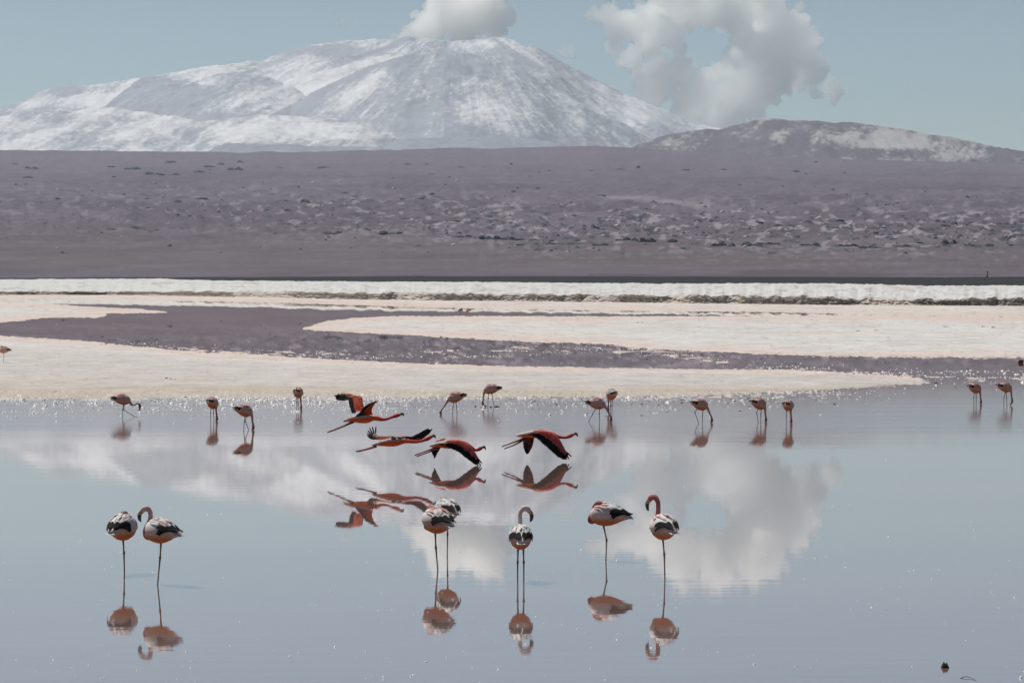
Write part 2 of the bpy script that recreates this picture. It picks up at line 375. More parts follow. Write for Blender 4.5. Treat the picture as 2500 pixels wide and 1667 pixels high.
C = [(-1100, 700), (100, 360), (200, 292), (250, 264), (330, 220), (400, 188), (470, 200), (600, 270), (800, 420), (3300, 700)]
Dd = [(-1100, 700), (200, 360), (300, 285), (340, 266), (450, 214), (585, 178), (650, 186), (720, 215), (860, 320), (1000, 420), (3300, 700)]
E = [(-1100, 330), (-300, 300), (0, 292), (60, 276), (130, 267), (250, 270), (400, 286), (480, 302), (560, 332), (640, 370), (3300, 700)]
Fr = [(-1100, 700), (380, 380), (440, 325), (500, 292), (600, 281), (700, 287), (830, 292), (900, 310), (960, 335), (1020, 352), (1150, 380), (3300, 700)]
G1 = [(-1100, 700), (490, 385), (530, 362), (570, 350), (700, 351), (900, 359), (1010, 364), (1100, 380), (3300, 700)]
G2 = [(-1100, 700), (900, 380), (960, 343), (1000, 333), (1150, 331), (1300, 337), (1400, 353), (1500, 380), (3300, 700)]
fields = []
for pts, Dr, k, so, wa, na, sd in ((A, 15600, .30, 3, 500, 2.6, 201), (B, 14000, .30, 10, 300, 2.0, 207), (C, 14900, .34, 9, 200, 2.0, 211), (Dd, 14500, .33, 9, 200, 2.0, 217),
                                   (E, 12400, .26, 12, 200, 1.5, 221), (Fr, 12000, .24, 12, 200, 1.2, 227), (G1, 11000, .25, 9, 80, 1.0, 231), (G2, 11300, .22, 9, 80, 1.0, 237)):
    z, d = ridge_field(QM, DM, pts, Dr, k, .6, so, wa, sd, na); fields.append(z)
ZS = np.stack(fields); ZM = ZS.max(0); who = ZS.argmax(0)
XM = (QM - W / 2) / F * DM / cP
rel = fbm(XM / 420, DM / 700, 6, 241) * 34 + fbm(XM / 70, DM / 120, 4, 243) * 15
gull = fbm(XM / 110 + fbm(XM / 600, DM / 600, 3, 245) * 1.5, DM / 1500, 4, 247) * 16
_ang = np.arctan2(XM - at(1120, 100, 15600)[0], np.maximum(15900 - DM, 50.0)); _rad = np.hypot(XM - at(1120, 100, 15600)[0], 15900 - DM)
rib = 1 - np.abs(fbm(_ang * 9 + fbm(XM / 700, DM / 700, 3, 248) * .8, _rad / 2600, 4, 249)) * 2.4      # ribs and gullies running down from the summit
gull = gull * .5 + rib * 17 * np.clip(_rad / 900, 0, 1)
ZM = ZM + (rel * .8 + gull) * np.clip(ZM / 500, .1, 1) * interp(DM, [(10200, .4), (14000, .8), (15400, .45), (16500, .45)])
PYM = HOR - (ZM - CAMZ) / DM * F
_sh = XM + ZM * 1.1 * np.sign(XM - at(1120, 100, 15600)[0])             # across the fall line
snow = .40 + .34 * fbm(XM / 620, ZM / 160, 5, 251) + .32 * fbm(_sh / 75, ZM / 420, 4, 253) + .18 * fbm(XM / 16, ZM / 8, 4, 255)
def blob(cx, cy, rx, ry, a, sh=0.0):
    global snow
    snow = snow + a * np.exp(-(((QM - cx - sh * (PYM - cy)) / rx) ** 2 + ((PYM - cy) / ry) ** 2))
for b_ in ((165, 226, 36, 12, -1.5), (735, 122, 32, 8, -1.5), (825, 130, 40, 20, -.8), (1170, 172, 80, 18, -.4), (1275, 195, 40, 22, -.3), (1175, 180, 7, 12, -1.2), (998, 92, 20, 7, -1.8), (1090, 132, 34, 5, -.6), (150, 290, 34, 22, -.5), (60, 285, 26, 12, -.5),
           (460, 325, 24, 18, -.45), (370, 350, 22, 14, -.35), (620, 360, 120, 9, -.75), (1150, 345, 190, 10, -.75), (560, 285, 90, 5, -.4), (830, 296, 70, 5, -.5), (1010, 250, 60, 50, -.12),
           (1330, 250, 80, 50, -.1), (1420, 190, 70, 10, -.35, 1.4), (1200, 270, 110, 24, .35), (190, 235, 50, 9, .8), (1180, 110, 50, 12, .5), (1350, 185, 60, 8, .5, 1.6), (650, 320, 150, 14, .6), (880, 335, 70, 9, .5), (300, 330, 60, 14, .3), (1600, 285, 90, 16, .3), (500, 200, 40, 9, .5)):
    blob(*b_)
def edge_line(pts, a, w, b, w2):          # bare rock on one side of a ridge line, drifted snow on the other
    global snow
    p = np.array(pts, float); d = QM - np.interp(PYM, p[:, 0], p[:, 1]) - fbm(PYM / 9, PYM * 0, 3, 259) * 5
    m_ = sstep(p[0, 0] - 8, p[0, 0] + 4, PYM) * sstep(p[-1, 0] + 8, p[-1, 0] - 4, PYM)
    snow = snow + m_ * np.where(d > 0, -a * np.exp(-d / w), b * np.exp(d / w2))
_pa = np.arctan2(QM - 1120, PYM - 20)
snow = snow + .34 * fbm(_pa * 55, np.hypot(QM - 1120, PYM - 20) / 90, 4, 281) + .25 * (rib - .6)
edge_line([(190, 347), (268, 245)], .55, 75, .4, 60)
edge_line([(176, 600), (182, 530), (215, 440), (270, 325)], .5, 60, .15, 50)
edge_line([(138, 985), (160, 905), (215, 787), (284, 660)], .5, 70, .45, 150)
_d = QM - np.interp(PYM, [165, 172, 268, 275], [940, 930, 835, 830])
snow = snow + .65 * np.exp(-(_d / 20) ** 2) * sstep(160, 180, PYM) * sstep(280, 260, PYM)
off = np.array([.12, -.02, -.04, -.04, .20, .24, -.05, -.10])[who]
snow = snow + off - .32 * (who < 4) * sstep(235, 285, PYM) * sstep(900, 640, QM)
spk = fbm(XM / 18, ZM / 9, 4, 257)
sm = np.clip(sstep(-.05, 1.05, snow + .38 * spk), .22, .97)
sm = np.where(who >= 6, sm * .6, sm)
cm = mixc(np.array([.27, .295, .37]), np.array([.95, .96, .98]), sm)  # bare rock lightened and blued: distance haze put into its colour
tag(link('snowy_mountain', gridmesh('snowy_mountain', XM, DM, ZM, cm), M['mountain']), 'broad snow dusted volcano with rounded ridges', kind='structure')

# ---- brown hill to the right
hx = np.concatenate([np.linspace(1150, 2550, 520), np.linspace(2556, 4000, 120)])
hd = np.linspace(6700, 9300, 170)
QH, DH = np.meshgrid(hx, hd)
HC = [(1150, 470), (1480, 385), (1560, 350), (1640, 325), (1715, 315), (1745, 317), (1810, 300), (1865, 289), (1885, 288), (1930, 292), (2000, 297), (2080, 300), (2180, 313), (2300, 332), (2400, 352), (2500, 372), (2700, 405), (3000, 430), (4000, 470)]
zh, dh = ridge_field(QH, DH, HC, 8500, .27, .5, 9, 150, 261, 1.2)
XH = (QH - W / 2) / F * DH / cP
zh = zh + (fbm(XH / 200, DH / 340, 6, 263) * 14 + fbm(XH / 60, DH / 500, 4, 265) * 8) * np.clip(zh / 400, .1, 1) * interp(DH, [(6700, .6), (8200, 1), (8500, .35), (9300, .3)])
PYH = HOR - (zh - CAMZ) / DH * F
sn = .08 + .6 * fbm(XH / 160, zh / 40, 6, 271) + .35 * fbm((XH - zh * 1.2) / 28, zh / 90, 4, 273) + .25 * fbm(XH / 14, zh / 8, 3, 275)
for cx, cy, rx, ry, a in ((2080, 335, 200, 26, .62), (1900, 335, 60, 26, .35), (2200, 355, 120, 16, .5), (1990, 312, 70, 8, .2), (2340, 380, 90, 10, .35), (1945, 338, 26, 14, -.9), (1800, 320, 40, 20, .15), (1780, 345, 120, 20, -.25), (2480, 370, 60, 14, -.5)):
    sn = sn + a * np.exp(-(((QH - cx) / rx) ** 2 + ((PYH - cy) / ry) ** 2))
sn = np.clip(sstep(.0, 1.05, sn + .3 * fbm(XH / 9, zh / 5, 3, 277)), .03, .62)
chl = mixc(np.array([.15, .13, .17]), np.array([.8, .79, .79]), sn)
tag(link('brown_hill', gridmesh('brown_hill', XH, DH, zh, chl), M['mountain']), 'rounded brown hill with thin snow streaks in front of the volcano', kind='structure')
# ---- rock outcrops scattered on the plain
def rock_mesh(name, seed, sub=2, squash=.45, jag=.35, flat=.25):
    bm = bmesh.new(); bmesh.ops.create_icosphere(bm, subdivisions=sub, radius=1)
    rnd = random.Random(seed); offs = [(Vector((rnd.uniform(-1, 1), rnd.uniform(-1, 1), rnd.uniform(-.2, 1))).normalized(), rnd.uniform(.6, .95)) for _ in range(9)]
    for v in bm.verts:
        p = v.co.copy()
        for n, dd in offs:                                     # planed faces
            q = p.dot(n)
            if q > dd: p -= n * (q - dd)
        p *= 1 + rnd.uniform(-jag, jag) * .5
        p.z = max(p.z, -flat) * squash
        v.co = p
    me = bpy.data.meshes.new(name); bm.to_mesh(me); bm.free()
    g = np.array([rnd.uniform(.8, 1.2) for _ in me.vertices])[:, None]
    setcol(me, np.array([.075, .085, .11])[None] * g); me.materials.append(M['rock'])
    return me
ROCKS = [rock_mesh('rock_outcrop', 300 + k, 3, .5 + .1 * (k % 3), .3) for k in range(6)]
rk = []
for x, y, w, h in ((30, 627, 60, 16), (225, 645, 130, 14), (405, 655, 70, 14), (530, 632, 100, 24), (620, 630, 90, 40), (735, 632, 50, 25), (970, 648, 110, 25), (1100, 650, 90, 25), (1180, 645, 110, 14), (1370, 650, 80, 20), (1540, 655, 110, 18), (1650, 662, 130, 18), (1795, 660, 80, 14), (2140, 655, 130, 18), (2010, 640, 60, 30), (1200, 688, 40, 14), (785, 670, 20, 12), (130, 675, 60, 8), (45, 652, 50, 8), (100, 632, 50, 14), (310, 628, 40, 12), (440, 610, 30, 12), (380, 580, 40, 20), (850, 550, 40, 14), (1130, 550, 40, 12), (1360, 555, 30, 16), (1250, 568, 90, 12), (1470, 580, 50, 14), (1580, 625, 50, 10), (1750, 625, 40, 12), (1870, 640, 40, 14), (2260, 620, 50, 14), (2250, 545, 60, 16), (2090, 545, 60, 16), (1700, 575, 40, 12), (620, 575, 40, 12), (1500, 540, 36, 10), (2180, 590, 60, 12), (1990, 575, 50, 12),
                   (375, 312, 30, 8), (490, 305, 36, 8), (575, 297, 20, 14), (800, 310, 40, 12), (968, 308, 24, 10), (1307, 314, 24, 10), (410, 425, 30, 16), (115, 388, 20, 12), (10, 412, 24, 12), (80, 342, 16, 6), (170, 315, 18, 6)):
    rk.append((1250 + x / 1.8816, 250 + y / 1.8816, w / 1.8816, h / 1.8816))
for x, y, w, h in ((715, 238, 80, 14), (800, 232, 60, 16), (915, 225, 40, 14), (1080, 212, 60, 18), (970, 200, 50, 12), (1015, 187, 30, 12), (1105, 180, 30, 12), (1285, 202, 30, 10), (1490, 203, 50, 12), (610, 210, 70, 16), (515, 203, 40, 10), (790, 178, 50, 12), (145, 207, 60, 14), (75, 187, 30, 12), (135, 247, 40, 12), (525, 247, 24, 8), (1875, 188, 30, 8), (1958, 190, 20, 8), (2125, 203, 30, 8), (1980, 230, 24, 6), (2320, 530, 120, 22), (2230, 525, 60, 30), (2140, 515, 70, 16), (1800, 505, 110, 20), (1530, 503, 90, 16), (1395, 495, 50, 14), (1710, 520, 40, 6), (640, 482, 80, 10), (715, 493, 60, 8), (515, 482, 40, 10), (1270, 507, 20, 8), (2030, 530, 40, 8), (1910, 557, 40, 6), (1680, 500, 40, 10), (940, 345, 50, 18), (820, 353, 30, 12), (1405, 355, 40, 14), (690, 340, 40, 12), (1580, 315, 50, 12), (1985, 327, 24, 16), (680, 385, 24, 12), (1230, 400, 40, 10), (1330, 412, 30, 10), (1300, 455, 50, 10), (1400, 450, 40, 8), (1860, 430, 50, 12), (2090, 440, 50, 12), (2250, 420, 40, 12)):
    rk.append((x / 1.8816, 300 + y / 1.8816, w / 1.8816, h / 1.8816))
rnd = random.Random(5)
for k, (px, py, w, h) in enumerate(rk):
    x, y, z = plain_at(px, py + h * .35)
    mpp = y / F
    # long dark bands are two or three outcrops side by side
    n = 3 if w > 48 else 2 if w > 30 else 1
    for q in range(n):
        o = bpy.data.objects.new('rock_outcrop', ROCKS[(k + q * 2) % 6]); COL.objects.link(o)
        fx = (q - (n - 1) / 2) / n
        ww = w / n * rnd.uniform(.95, 1.25); hh = h * rnd.uniform(.75, 1.1)
        sx = ww * .55 * mpp; sz = max(hh * mpp, .5) * 1.5
        o.scale = (sx, sx * rnd.uniform(1.2, 2.0), sz * .95)
        xx = x + fx * w * mpp; yy = y + rnd.uniform(-1, 1) * sx
        zz = plain_at(1250 + (xx / yy) * F * cP, py + h * .35)[2]
        o.location = (xx, yy, zz - .1 * sz)
        o.rotation_euler = (0, 0, rnd.uniform(-.4, .4))
        if py > 555: tag(o, 'dark rock outcrop along the foot of the rocky slope', 'rock', 'rock outcrops along the slope foot')
        elif py > 430: tag(o, 'small dark rock outcrop halfway up the purple slope', 'rock', 'rock outcrops halfway up the slope')
        else: tag(o, 'small dark rock high on the smooth upper plain', 'rock', 'rocks on the upper plain')
# ------------------------------------------------------------------ flamingos
def cr(P, n):                           # Catmull-Rom through points (any dimension)
    P = np.array(P, float); Q = np.vstack([2 * P[0] - P[1], P, 2 * P[-1] - P[-2]])
    out = []
    for i in range(len(P) - 1):
        p0, p1, p2, p3 = Q[i:i + 4]
        for t in np.linspace(0, 1, n, endpoint=False):
            out.append(.5 * (2 * p1 + (p2 - p0) * t + (2 * p0 - 5 * p1 + 4 * p2 - p3) * t * t + (3 * p1 - p0 - 3 * p2 + p3) * t ** 3))
    out.append(P[-1]); return np.array(out)
def sweep(path, rad, ns=10, flat=None):
    """closed tube; rad per point, flat = (width factor, height factor) per point"""
    path = np.asarray(path); n = len(path)
    tan_ = np.gradient(path, axis=0); tan_ /= np.linalg.norm(tan_, axis=1)[:, None] + 1e-9
    up = np.array([0, 1.0, 0]);
    if abs(tan_[0] @ up) > .9: up = np.array([0, 0, 1.0])
    V, Fc = [], []
    for i in range(n):
        a = up - tan_[i] * (up @ tan_[i]); a /= np.linalg.norm(a); up = a
        b = np.cross(tan_[i], a)
        fw, fh = (1, 1) if flat is None else flat[i]
        for k in range(ns):
            th = 2 * math.pi * k / ns
            V.append(path[i] + rad[i] * (fw * math.cos(th) * a + fh * math.sin(th) * b))
    for i in range(n - 1):
        for k in range(ns):
            k2 = (k + 1) % ns
            Fc.append((i * ns + k, i * ns + k2, (i + 1) * ns + k2, (i + 1) * ns + k))
    Fc.append(tuple(reversed(range(ns)))); Fc.append(tuple(range((n - 1) * ns, n * ns)))
    return np.array(V), Fc
def join(parts):
    V, Fc, C = [], [], []; o = 0
    for v, f, c in parts:
        V.append(v); Fc += [tuple(i + o for i in q) for q in f]; o += len(v)
        C.append(np.broadcast_to(np.asarray(c, float), (len(v), 3)))
    return np.vstack(V), Fc, np.vstack(C)
def fuse(V, Fc, vox):
    """one continuous skin from overlapping closed pieces"""
    me = mesh('tmp', V, Fc); ob = bpy.data.objects.new('tmp', me); COL.objects.link(ob)
    m = ob.modifiers.new('r', 'REMESH'); m.mode = 'VOXEL'; m.voxel_size = vox
    s_ = ob.modifiers.new('s', 'SMOOTH'); s_.factor = .5; s_.iterations = 3
    dg = bpy.context.evaluated_depsgraph_get()
    out = bpy.data.meshes.new_from_object(ob.evaluated_get(dg))
    bpy.data.objects.remove(ob); bpy.data.meshes.remove(me)
    out.polygons.foreach_set('use_smooth', [True] * len(out.polygons))
    return out
def coords(me):
    a = np.empty(len(me.vertices) * 3, np.float32); me.vertices.foreach_get('co', a); return a.reshape(-1, 3).astype(float)

BLACK = np.array([.012, .012, .014]); YEL = np.array([.55, .36, .14])
TORSO = np.array([  # x, centre z, half height, half width
    (.205, .565, .012, .012), (.19, .563, .05, .05), (.16, .56, .088, .082), (.10, .555, .122, .112), (.02, .553, .136, .124), (-.06, .556, .130, .120),
    (-.14, .557, .104, .100), (-.20, .552, .074, .074), (-.26, .543, .044, .050), (-.31, .536, .022, .034), (-.335, .533, .006, .012)])
def torso_at(u):
    x = TORSO[::-1]; return [np.interp(u, x[:, 0], x[:, k]) for k in (1, 2, 3)]
def torso_pt(u, phi, side, off=0.0):
    zc, hh, hw = torso_at(u); return np.array([u, side * (hw + off) * math.sin(phi), zc + (hh + off) * math.cos(phi)])
def leafstrip(pts, widths, nrm):
    """narrow feather: ridge folded along its length"""
    V, Fc = [], []
    pts = np.array(pts)
    tg = np.gradient(pts, axis=0)
    for i in range(len(pts)):
        t = tg[i] / (np.linalg.norm(tg[i]) + 1e-9); s_ = np.cross(t, nrm[i]); s_ /= np.linalg.norm(s_) + 1e-9
        V += [pts[i] - s_ * widths[i], pts[i] + np.asarray(nrm[i]) * widths[i] * .25, pts[i] + s_ * widths[i]]
    for i in range(len(pts) - 1):
        a = i * 3; Fc += [(a, a + 1, a + 4, a + 3), (a + 1, a + 2, a + 5, a + 4)]
    return np.array(V), Fc

NECKS = {
 'tucked': ([(.09, 0, .54, .05), (.155, 0, .488, .045), (.192, 0, .488, .040), (.182, .0, .54, .034), (.155, .005, .60, .030), (.14, .01, .65, .030), (.11, .02, .690, .031), (.07, .03, .698, .034), (.015, .04, .68, .024)],
            [(.025, .04, .685), (-.015, .045, .672), (-.045, .047, .655)]),
 'up': ([(.09, 0, .54, .05), (.155, 0, .492, .046), (.205, 0, .492, .042), (.222, 0, .545, .036), (.195, 0, .61, .031), (.155, 0, .675, .028), (.138, 0, .75, .026), (.150, 0, .825, .027), (.190, 0, .872, .033), (.235, 0, .866, .035), (.264, 0, .832, .024)],
        [(.252, 0, .845), (.282, 0, .812), (.286, 0, .758), (.268, 0, .718)]),
 'arch': ([(.09, 0, .54, .05), (.155, 0, .492, .046), (.21, 0, .495, .042), (.228, 0, .55, .036), (.192, 0, .62, .031), (.155, 0, .685, .028), (.155, 0, .755, .027), (.188, 0, .802, .032), (.23, 0, .795, .035), (.258, 0, .76, .024)],
        [(.247, 0, .773), (.276, 0, .74), (.28, 0, .69), (.262, 0, .65)]),
 'feed': ([(.10, 0, .54, .055), (.17, 0, .50, .045), (.225, 0, .43, .030), (.265, 0, .35, .024), (.305, 0, .28, .021), (.335, 0, .215, .026), (.338, 0, .16, .037), (.322, 0, .125, .031)],
          [(.327, 0, .135), (.312, 0, .10), (.285, 0, .075), (.262, 0, .075)]),
 'reach': ([(.10, 0, .54, .055), (.17, 0, .50, .045), (.225, 0, .42, .032), (.275, 0, .34, .025), (.33, 0, .265, .022), (.375, 0, .20, .026), (.39, 0, .15, .037), (.378, 0, .118, .030)],
          [(.382, 0, .13), (.37, 0, .095), (.345, 0, .07), (.32, 0, .07)]),
 'lift': ([(.10, 0, .54, .055), (.175, 0, .49, .042), (.225, 0, .425, .030), (.285, 0, .405, .023), (.335, 0, .435, .021), (.385, 0, .45, .022), (.425, 0, .425, .032), (.44, 0, .375, .037), (.435, 0, .335, .028)],
          [(.44, 0, .35), (.437, 0, .31), (.42, 0, .275), (.405, 0, .265)]),
 'under': ([(.10, 0, .54, .055), (.17, 0, .48, .045), (.195, 0, .40, .030), (.20, 0, .32, .024), (.215, 0, .25, .025), (.225, 0, .19, .032), (.222, 0, .145, .037), (.205, 0, .115, .029)],
          [(.21, 0, .125), (.195, 0, .095), (.17, 0, .07), (.15, 0, .07)]),
}
def flamingo(px, py, heading, label, neck='tucked', sink=.03, pitch=0, legs=(dict(),), palette=None, cat_group=None, size=1.0, neck_turn=0, head_yaw=0, vox=.0085, detail=True, seed=0, dy=0):
    """px, py: where the standing leg meets the water"""
    p = dict(back=(1.0, .93, .90), flank=(1.0, .78, .72), belly=(.85, .45, .27), neck=(.56, .22, .20), lobe=(.38, .10, .11), head=(.62, .32, .30), plume=(1.1, 1.03, 1.0), streak=(1.0, .52, .49), leg=(.22, .085, .07), black=BLACK, bill=YEL)
    if palette: p.update(palette)
    rnd = random.Random(seed * 13 + 3)
    root = empty('flamingo', gpt(px, py), R(heading)); root.scale = (size,) * 3
    c_, s_ = math.cos(R(pitch)), math.sin(R(pitch))
    def tilt(v):                                   # nose-down pitch about the body's middle
        v = np.array(v, float); x = v[..., 0]; z = v[..., 2] - .55
        o = v.copy(); o[..., 0] = x * c_ + z * s_; o[..., 2] = -x * s_ + z * c_ + .55 - sink
        return o
    # body, neck and head as one skin
    tp = np.stack([TORSO[:, 0], TORSO[:, 0] * 0, TORSO[:, 1]], 1)
    tv, tf = sweep(tp, np.ones(len(tp)), 16, [(a, b) for b, a in TORSO[:, 2:4]])
    tv = tilt(tv)
    npts, bpts = NECKS[neck]; npts = np.array(npts, float); bpts = np.array(bpts, float)
    def turn(P):
        P = P.copy()
        k = np.clip((P[:, 0] - .10) / .1, 0, 1) if neck in ('feed', 'reach', 'lift', 'under') else np.clip((np.arange(len(P)) - 3) / 3.0, 0, 1)
        return P, k
    def rot_about(P, c, ang):
        P = P.copy(); d = P[:, :2] - c; ca, sa = math.cos(ang), math.sin(ang)
        P[:, 0] = c[0] + d[:, 0] * ca - d[:, 1] * sa; P[:, 1] = c[1] + d[:, 0] * sa + d[:, 1] * ca; return P
    if neck_turn:
        npts[1:] = rot_about(npts[1:], np.array([.12, 0]), R(neck_turn)); bpts = rot_about(bpts, np.array([.12, 0]), R(neck_turn))
    if head_yaw:
        i0 = len(npts) - 4; cpt = npts[i0, :2].copy()
        npts[i0:] = rot_about(npts[i0:], cpt, R(head_yaw)); bpts = rot_about(bpts, cpt, R(head_yaw))
    npts[:, 2] -= sink; bpts[:, 2] -= sink
    if pitch: npts[0, :3] = tilt(npts[0, :3] + np.array([0, 0, sink])); 
    nn = cr(npts, 6); nv, nf = sweep(nn[:, :3], nn[:, 3], 10)
    V, Fc, _ = join([(tv, tf, (1, 1, 1)), (nv, nf, (1, 1, 1))])
    me = fuse(V, Fc, vox); co = coords(me); me.name = 'body'
    # colours by place on the bird
    dn = np.linalg.norm(co[:, None, :] - nn[None, :, :3], axis=2); ni = dn.argmin(1); nd = dn.min(1) / nn[ni, 3]; nt_ = ni / (len(nn) - 1)
    loc = co.copy(); loc[:, 2] += sink
    x = loc[:, 0]; z = loc[:, 2] - .55
    lx = x * c_ - z * s_; lz = x * s_ + z * c_
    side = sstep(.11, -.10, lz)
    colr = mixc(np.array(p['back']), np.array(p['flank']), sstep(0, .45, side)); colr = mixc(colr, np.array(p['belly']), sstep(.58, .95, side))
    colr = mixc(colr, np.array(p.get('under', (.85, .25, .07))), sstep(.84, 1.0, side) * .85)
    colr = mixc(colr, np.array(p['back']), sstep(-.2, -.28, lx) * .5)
    isn_ = (sstep(1.5, 1.05, nd) * sstep(.14, .19, nt_))
    nc = mixc(np.array(p['lobe']), np.array(p['neck']), sstep(.28, .62, nt_)); nc = mixc(nc, np.array(p['head']), sstep(.72, .92, nt_))
    if 'feed' == neck or neck in ('reach', 'lift', 'under'):
        nc = mixc(np.array(p['flank']), np.array(p['neck']), sstep(.15, .5, nt_)); nc = mixc(nc, np.array(p['head']), sstep(.6, .9, nt_))
    colr = mixc(colr, nc, isn_)
    colr = colr * (1 + .07 * np.sin(co[:, 1] * 190 + co[:, 2] * 60 + lx * 25))[:, None]
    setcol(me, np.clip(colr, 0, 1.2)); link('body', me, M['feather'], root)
    # folded wings with black flight feathers
    for sgn in (-1, 1):
        us = np.linspace(.13, -.235, 14); V, Fc, C = [], [], []
        phs = np.linspace(R(6), R(112), 10)
        for u_ in us:
            for ph in phs:
                q = (ph - phs[0]) / (phs[-1] - phs[0]); tt_ = (.13 - u_) / .365
                lowlim = 1 - .30 * tt_ ** 1.5 - .25 * max(0, .25 - tt_)
                V.append(tilt(torso_pt(u_, phs[0] + (phs[-1] - phs[0]) * q * lowlim, sgn, .010 + .004 * math.sin(math.pi * q) - .012 * (q > .95))))
                cc = mixc(np.array(p['plume']), np.array(p['flank']), np.array(sstep(.35, 1.0, q) * .8))
                st = .5 + .5 * math.sin(q * 34 + tt_ * 3 + seed)
                C.append(np.clip(cc * (1 - .12 * st) + np.array(p['streak']) * .12 * st, 0, 1.2))
        nph = len(phs)
        for i in range(len(us) - 1):
            for j in range(nph - 1): Fc.append((i * nph + j, i * nph + j + 1, (i + 1) * nph + j + 1, (i + 1) * nph + j))
        wing = link('wing', mesh('wing', V, Fc, np.clip(np.array(C), 0, 1)), M['feather'], root)
        parts = []
        for k in range(p.get('nblack', 7)):       # long black feathers crossing the rear flank and meeting over the tail
            ph0 = R(70 + 5.6 * k); u0 = -.085 - .002 * k + rnd.uniform(-.025, .012) + p.get('bshift', 0); u1 = -.345 + .012 * k
            us_ = np.linspace(u0, u1, 7); P_, N_ = [], []
            for i, u_ in enumerate(us_):
                t = i / 6; ph = ph0 + (R(26 + 5.0 * k) - ph0) * t ** .8
                pt = torso_pt(max(u_, -.30), ph, sgn, .021 + .0006 * k); pt[0] = u_
                P_.append(tilt(pt)); n_ = np.array([0, sgn * math.sin(ph), math.cos(ph)]); N_.append(n_)
            w_ = .017 * np.array([.7, 1, 1, 1, .9, .65, .12])
            v, f = leafstrip(P_, w_, N_); parts.append((v, f, p['black']))
        for k in range(4):                        # their upper edge over the rump
            ph0 = R(18 + 12 * k); us_ = np.linspace(-.205 + p.get('bshift', 0) * .3, -.325, 5); P_, N_ = [], []
            for u_ in us_:
                pt = torso_pt(max(u_, -.30), ph0, sgn, .019); pt[0] = u_; P_.append(tilt(pt)); N_.append(np.array([0, sgn * math.sin(ph0), math.cos(ph0)]))
            parts.append(leafstrip(P_, .017 * np.array([.6, 1, 1, .8, .12]), N_) + (p['black'],))
        v, f, cc = join(parts); link('flight_feathers', mesh('flight_feathers', v, f, cc), M['feather'], wing)
    # tail and the loose plumes of the back
    parts = []
    for k in range(7):
        a = (k - 3) / 3; P_ = [tilt((-.20, a * .03, .548)), tilt((-.28, a * .04, .532)), tilt((-.352 - .01 * (1 - abs(a)), a * .05, .512))]
        parts.append(leafstrip(P_, [.014, .015, .003], [np.array([0, a * .3, 1.])] * 3) + (np.array(p['plume']) * rnd.uniform(.85, 1.05),))
    v, f, cc = join(parts); link('tail', mesh('tail', v, f, np.clip(cc, 0, 1)), M['feather'], root)
    parts = []
    for k in range(70 if detail else 36):
        sgn = rnd.choice((-1, 1)); ph = R(abs(rnd.gauss(0, 34))); u0 = rnd.uniform(.13, -.08); ln = min(rnd.uniform(.09, .15), u0 + .185)
        if ph > R(50): continue
        P_, N_ = [], []
        for i in range(5):
            t = i / 4; u_ = u0 - ln * t; pht = ph + R(12) * t * (1 if ph > R(10) else .3)
            P_.append(tilt(torso_pt(u_, pht, sgn, .014 + .012 * t + rnd.uniform(0, .003)))); N_.append(np.array([0, sgn * math.sin(ph), math.cos(ph)]))
        cl = np.array(p['plume']) if rnd.random() > p.get('streaky', .25) else np.array(p['streak'])
        parts.append(leafstrip(P_, np.array([.5, 1, 1, .7, .1]) * rnd.uniform(.009, .014), N_) + (np.clip(cl * rnd.uniform(.82, 1.1), 0, 1),))
    v, f, cc = join(parts); link('back_plumes', mesh('back_plumes', v, f, cc), M['feather'], root)
    # bill, eyes
    bb = cr(bpts, 5); rb = np.interp(np.linspace(0, 1, len(bb)), [0, .35, .6, .85, 1], [.026, .024, .021, .014, .003])
    cut = int(len(bb) * .42)
    v, f = sweep(bb[:cut + 1], rb[:cut + 1], 8); bill = link('bill', mesh('bill', v, f, np.tile(p['bill'], (len(v), 1))), M['bill'], root)
    v, f = sweep(bb[cut:], rb[cut:] * 1.03, 8); link('bill_tip', mesh('bill_tip', v, f, np.tile(BLACK, (len(v), 1))), M['bill'], bill)
    if detail and neck in ('up', 'arch'):
        hp = nn[-8, :3]; hd_ = nn[-2, :3] - nn[-10, :3]; hd_ /= np.linalg.norm(hd_); sd = np.cross(hd_, (0, 0, 1.)); sd /= np.linalg.norm(sd)
        for sgn in (-1, 1):
            cpt = hp + sd * sgn * .0275 + np.array([0, 0, .004])
            v, f = sweep([cpt - sd * sgn * .006, cpt, cpt + sd * sgn * .004], [.004, .006, .003], 6)
            link('eye', mesh('eye', v, f, np.tile(BLACK, (len(v), 1))), M['bill'], root)
    # legs: hip, hock, foot
    for lg in legs:
        yy = lg.get('y', .0); hip = np.array([lg.get('hip', .0), yy * .8, .475 - sink * 1.0]); hk = np.array([lg.get('hock', -.012), yy, lg.get('hz', .255) - sink * .5]); ft = np.array([lg.get('foot', .012), yy, -.03 if 'fz' not in lg else lg['fz']])
        pp = [hip, hip * .5 + hk * .5, hk + (hip - hk) * .12, hk, hk + (ft - hk) * .1, hk * .5 + ft * .5, ft]
        rr_ = [.017, .0095, .0088, .0145, .0095, .0075, .0078]
        q = cr(np.column_stack([pp, rr_]), 4)
        v, f = sweep(q[:, :3], np.maximum(q[:, 3], .005), 8)
        leg = link('leg', mesh('leg', v, f, np.tile(np.array(p['leg']), (len(v), 1))), M['leg'], root)
        tv_ = []
        for a in (-.5, 0, .5):
            q = [ft + np.array([0, 0, .004]), ft + np.array([.04 * math.cos(a), .04 * math.sin(a), 0]), ft + np.array([.075 * math.cos(a), .075 * math.sin(a), -.004])]
            tv_.append(sweep(q, [.007, .005, .003], 6) + (np.array(p['leg']),))
        v, f, cc = join(tv_); link('foot', mesh('foot', v, f, cc), M['leg'], leg)
    tag(root, label, 'flamingo', cat_group)
    return root

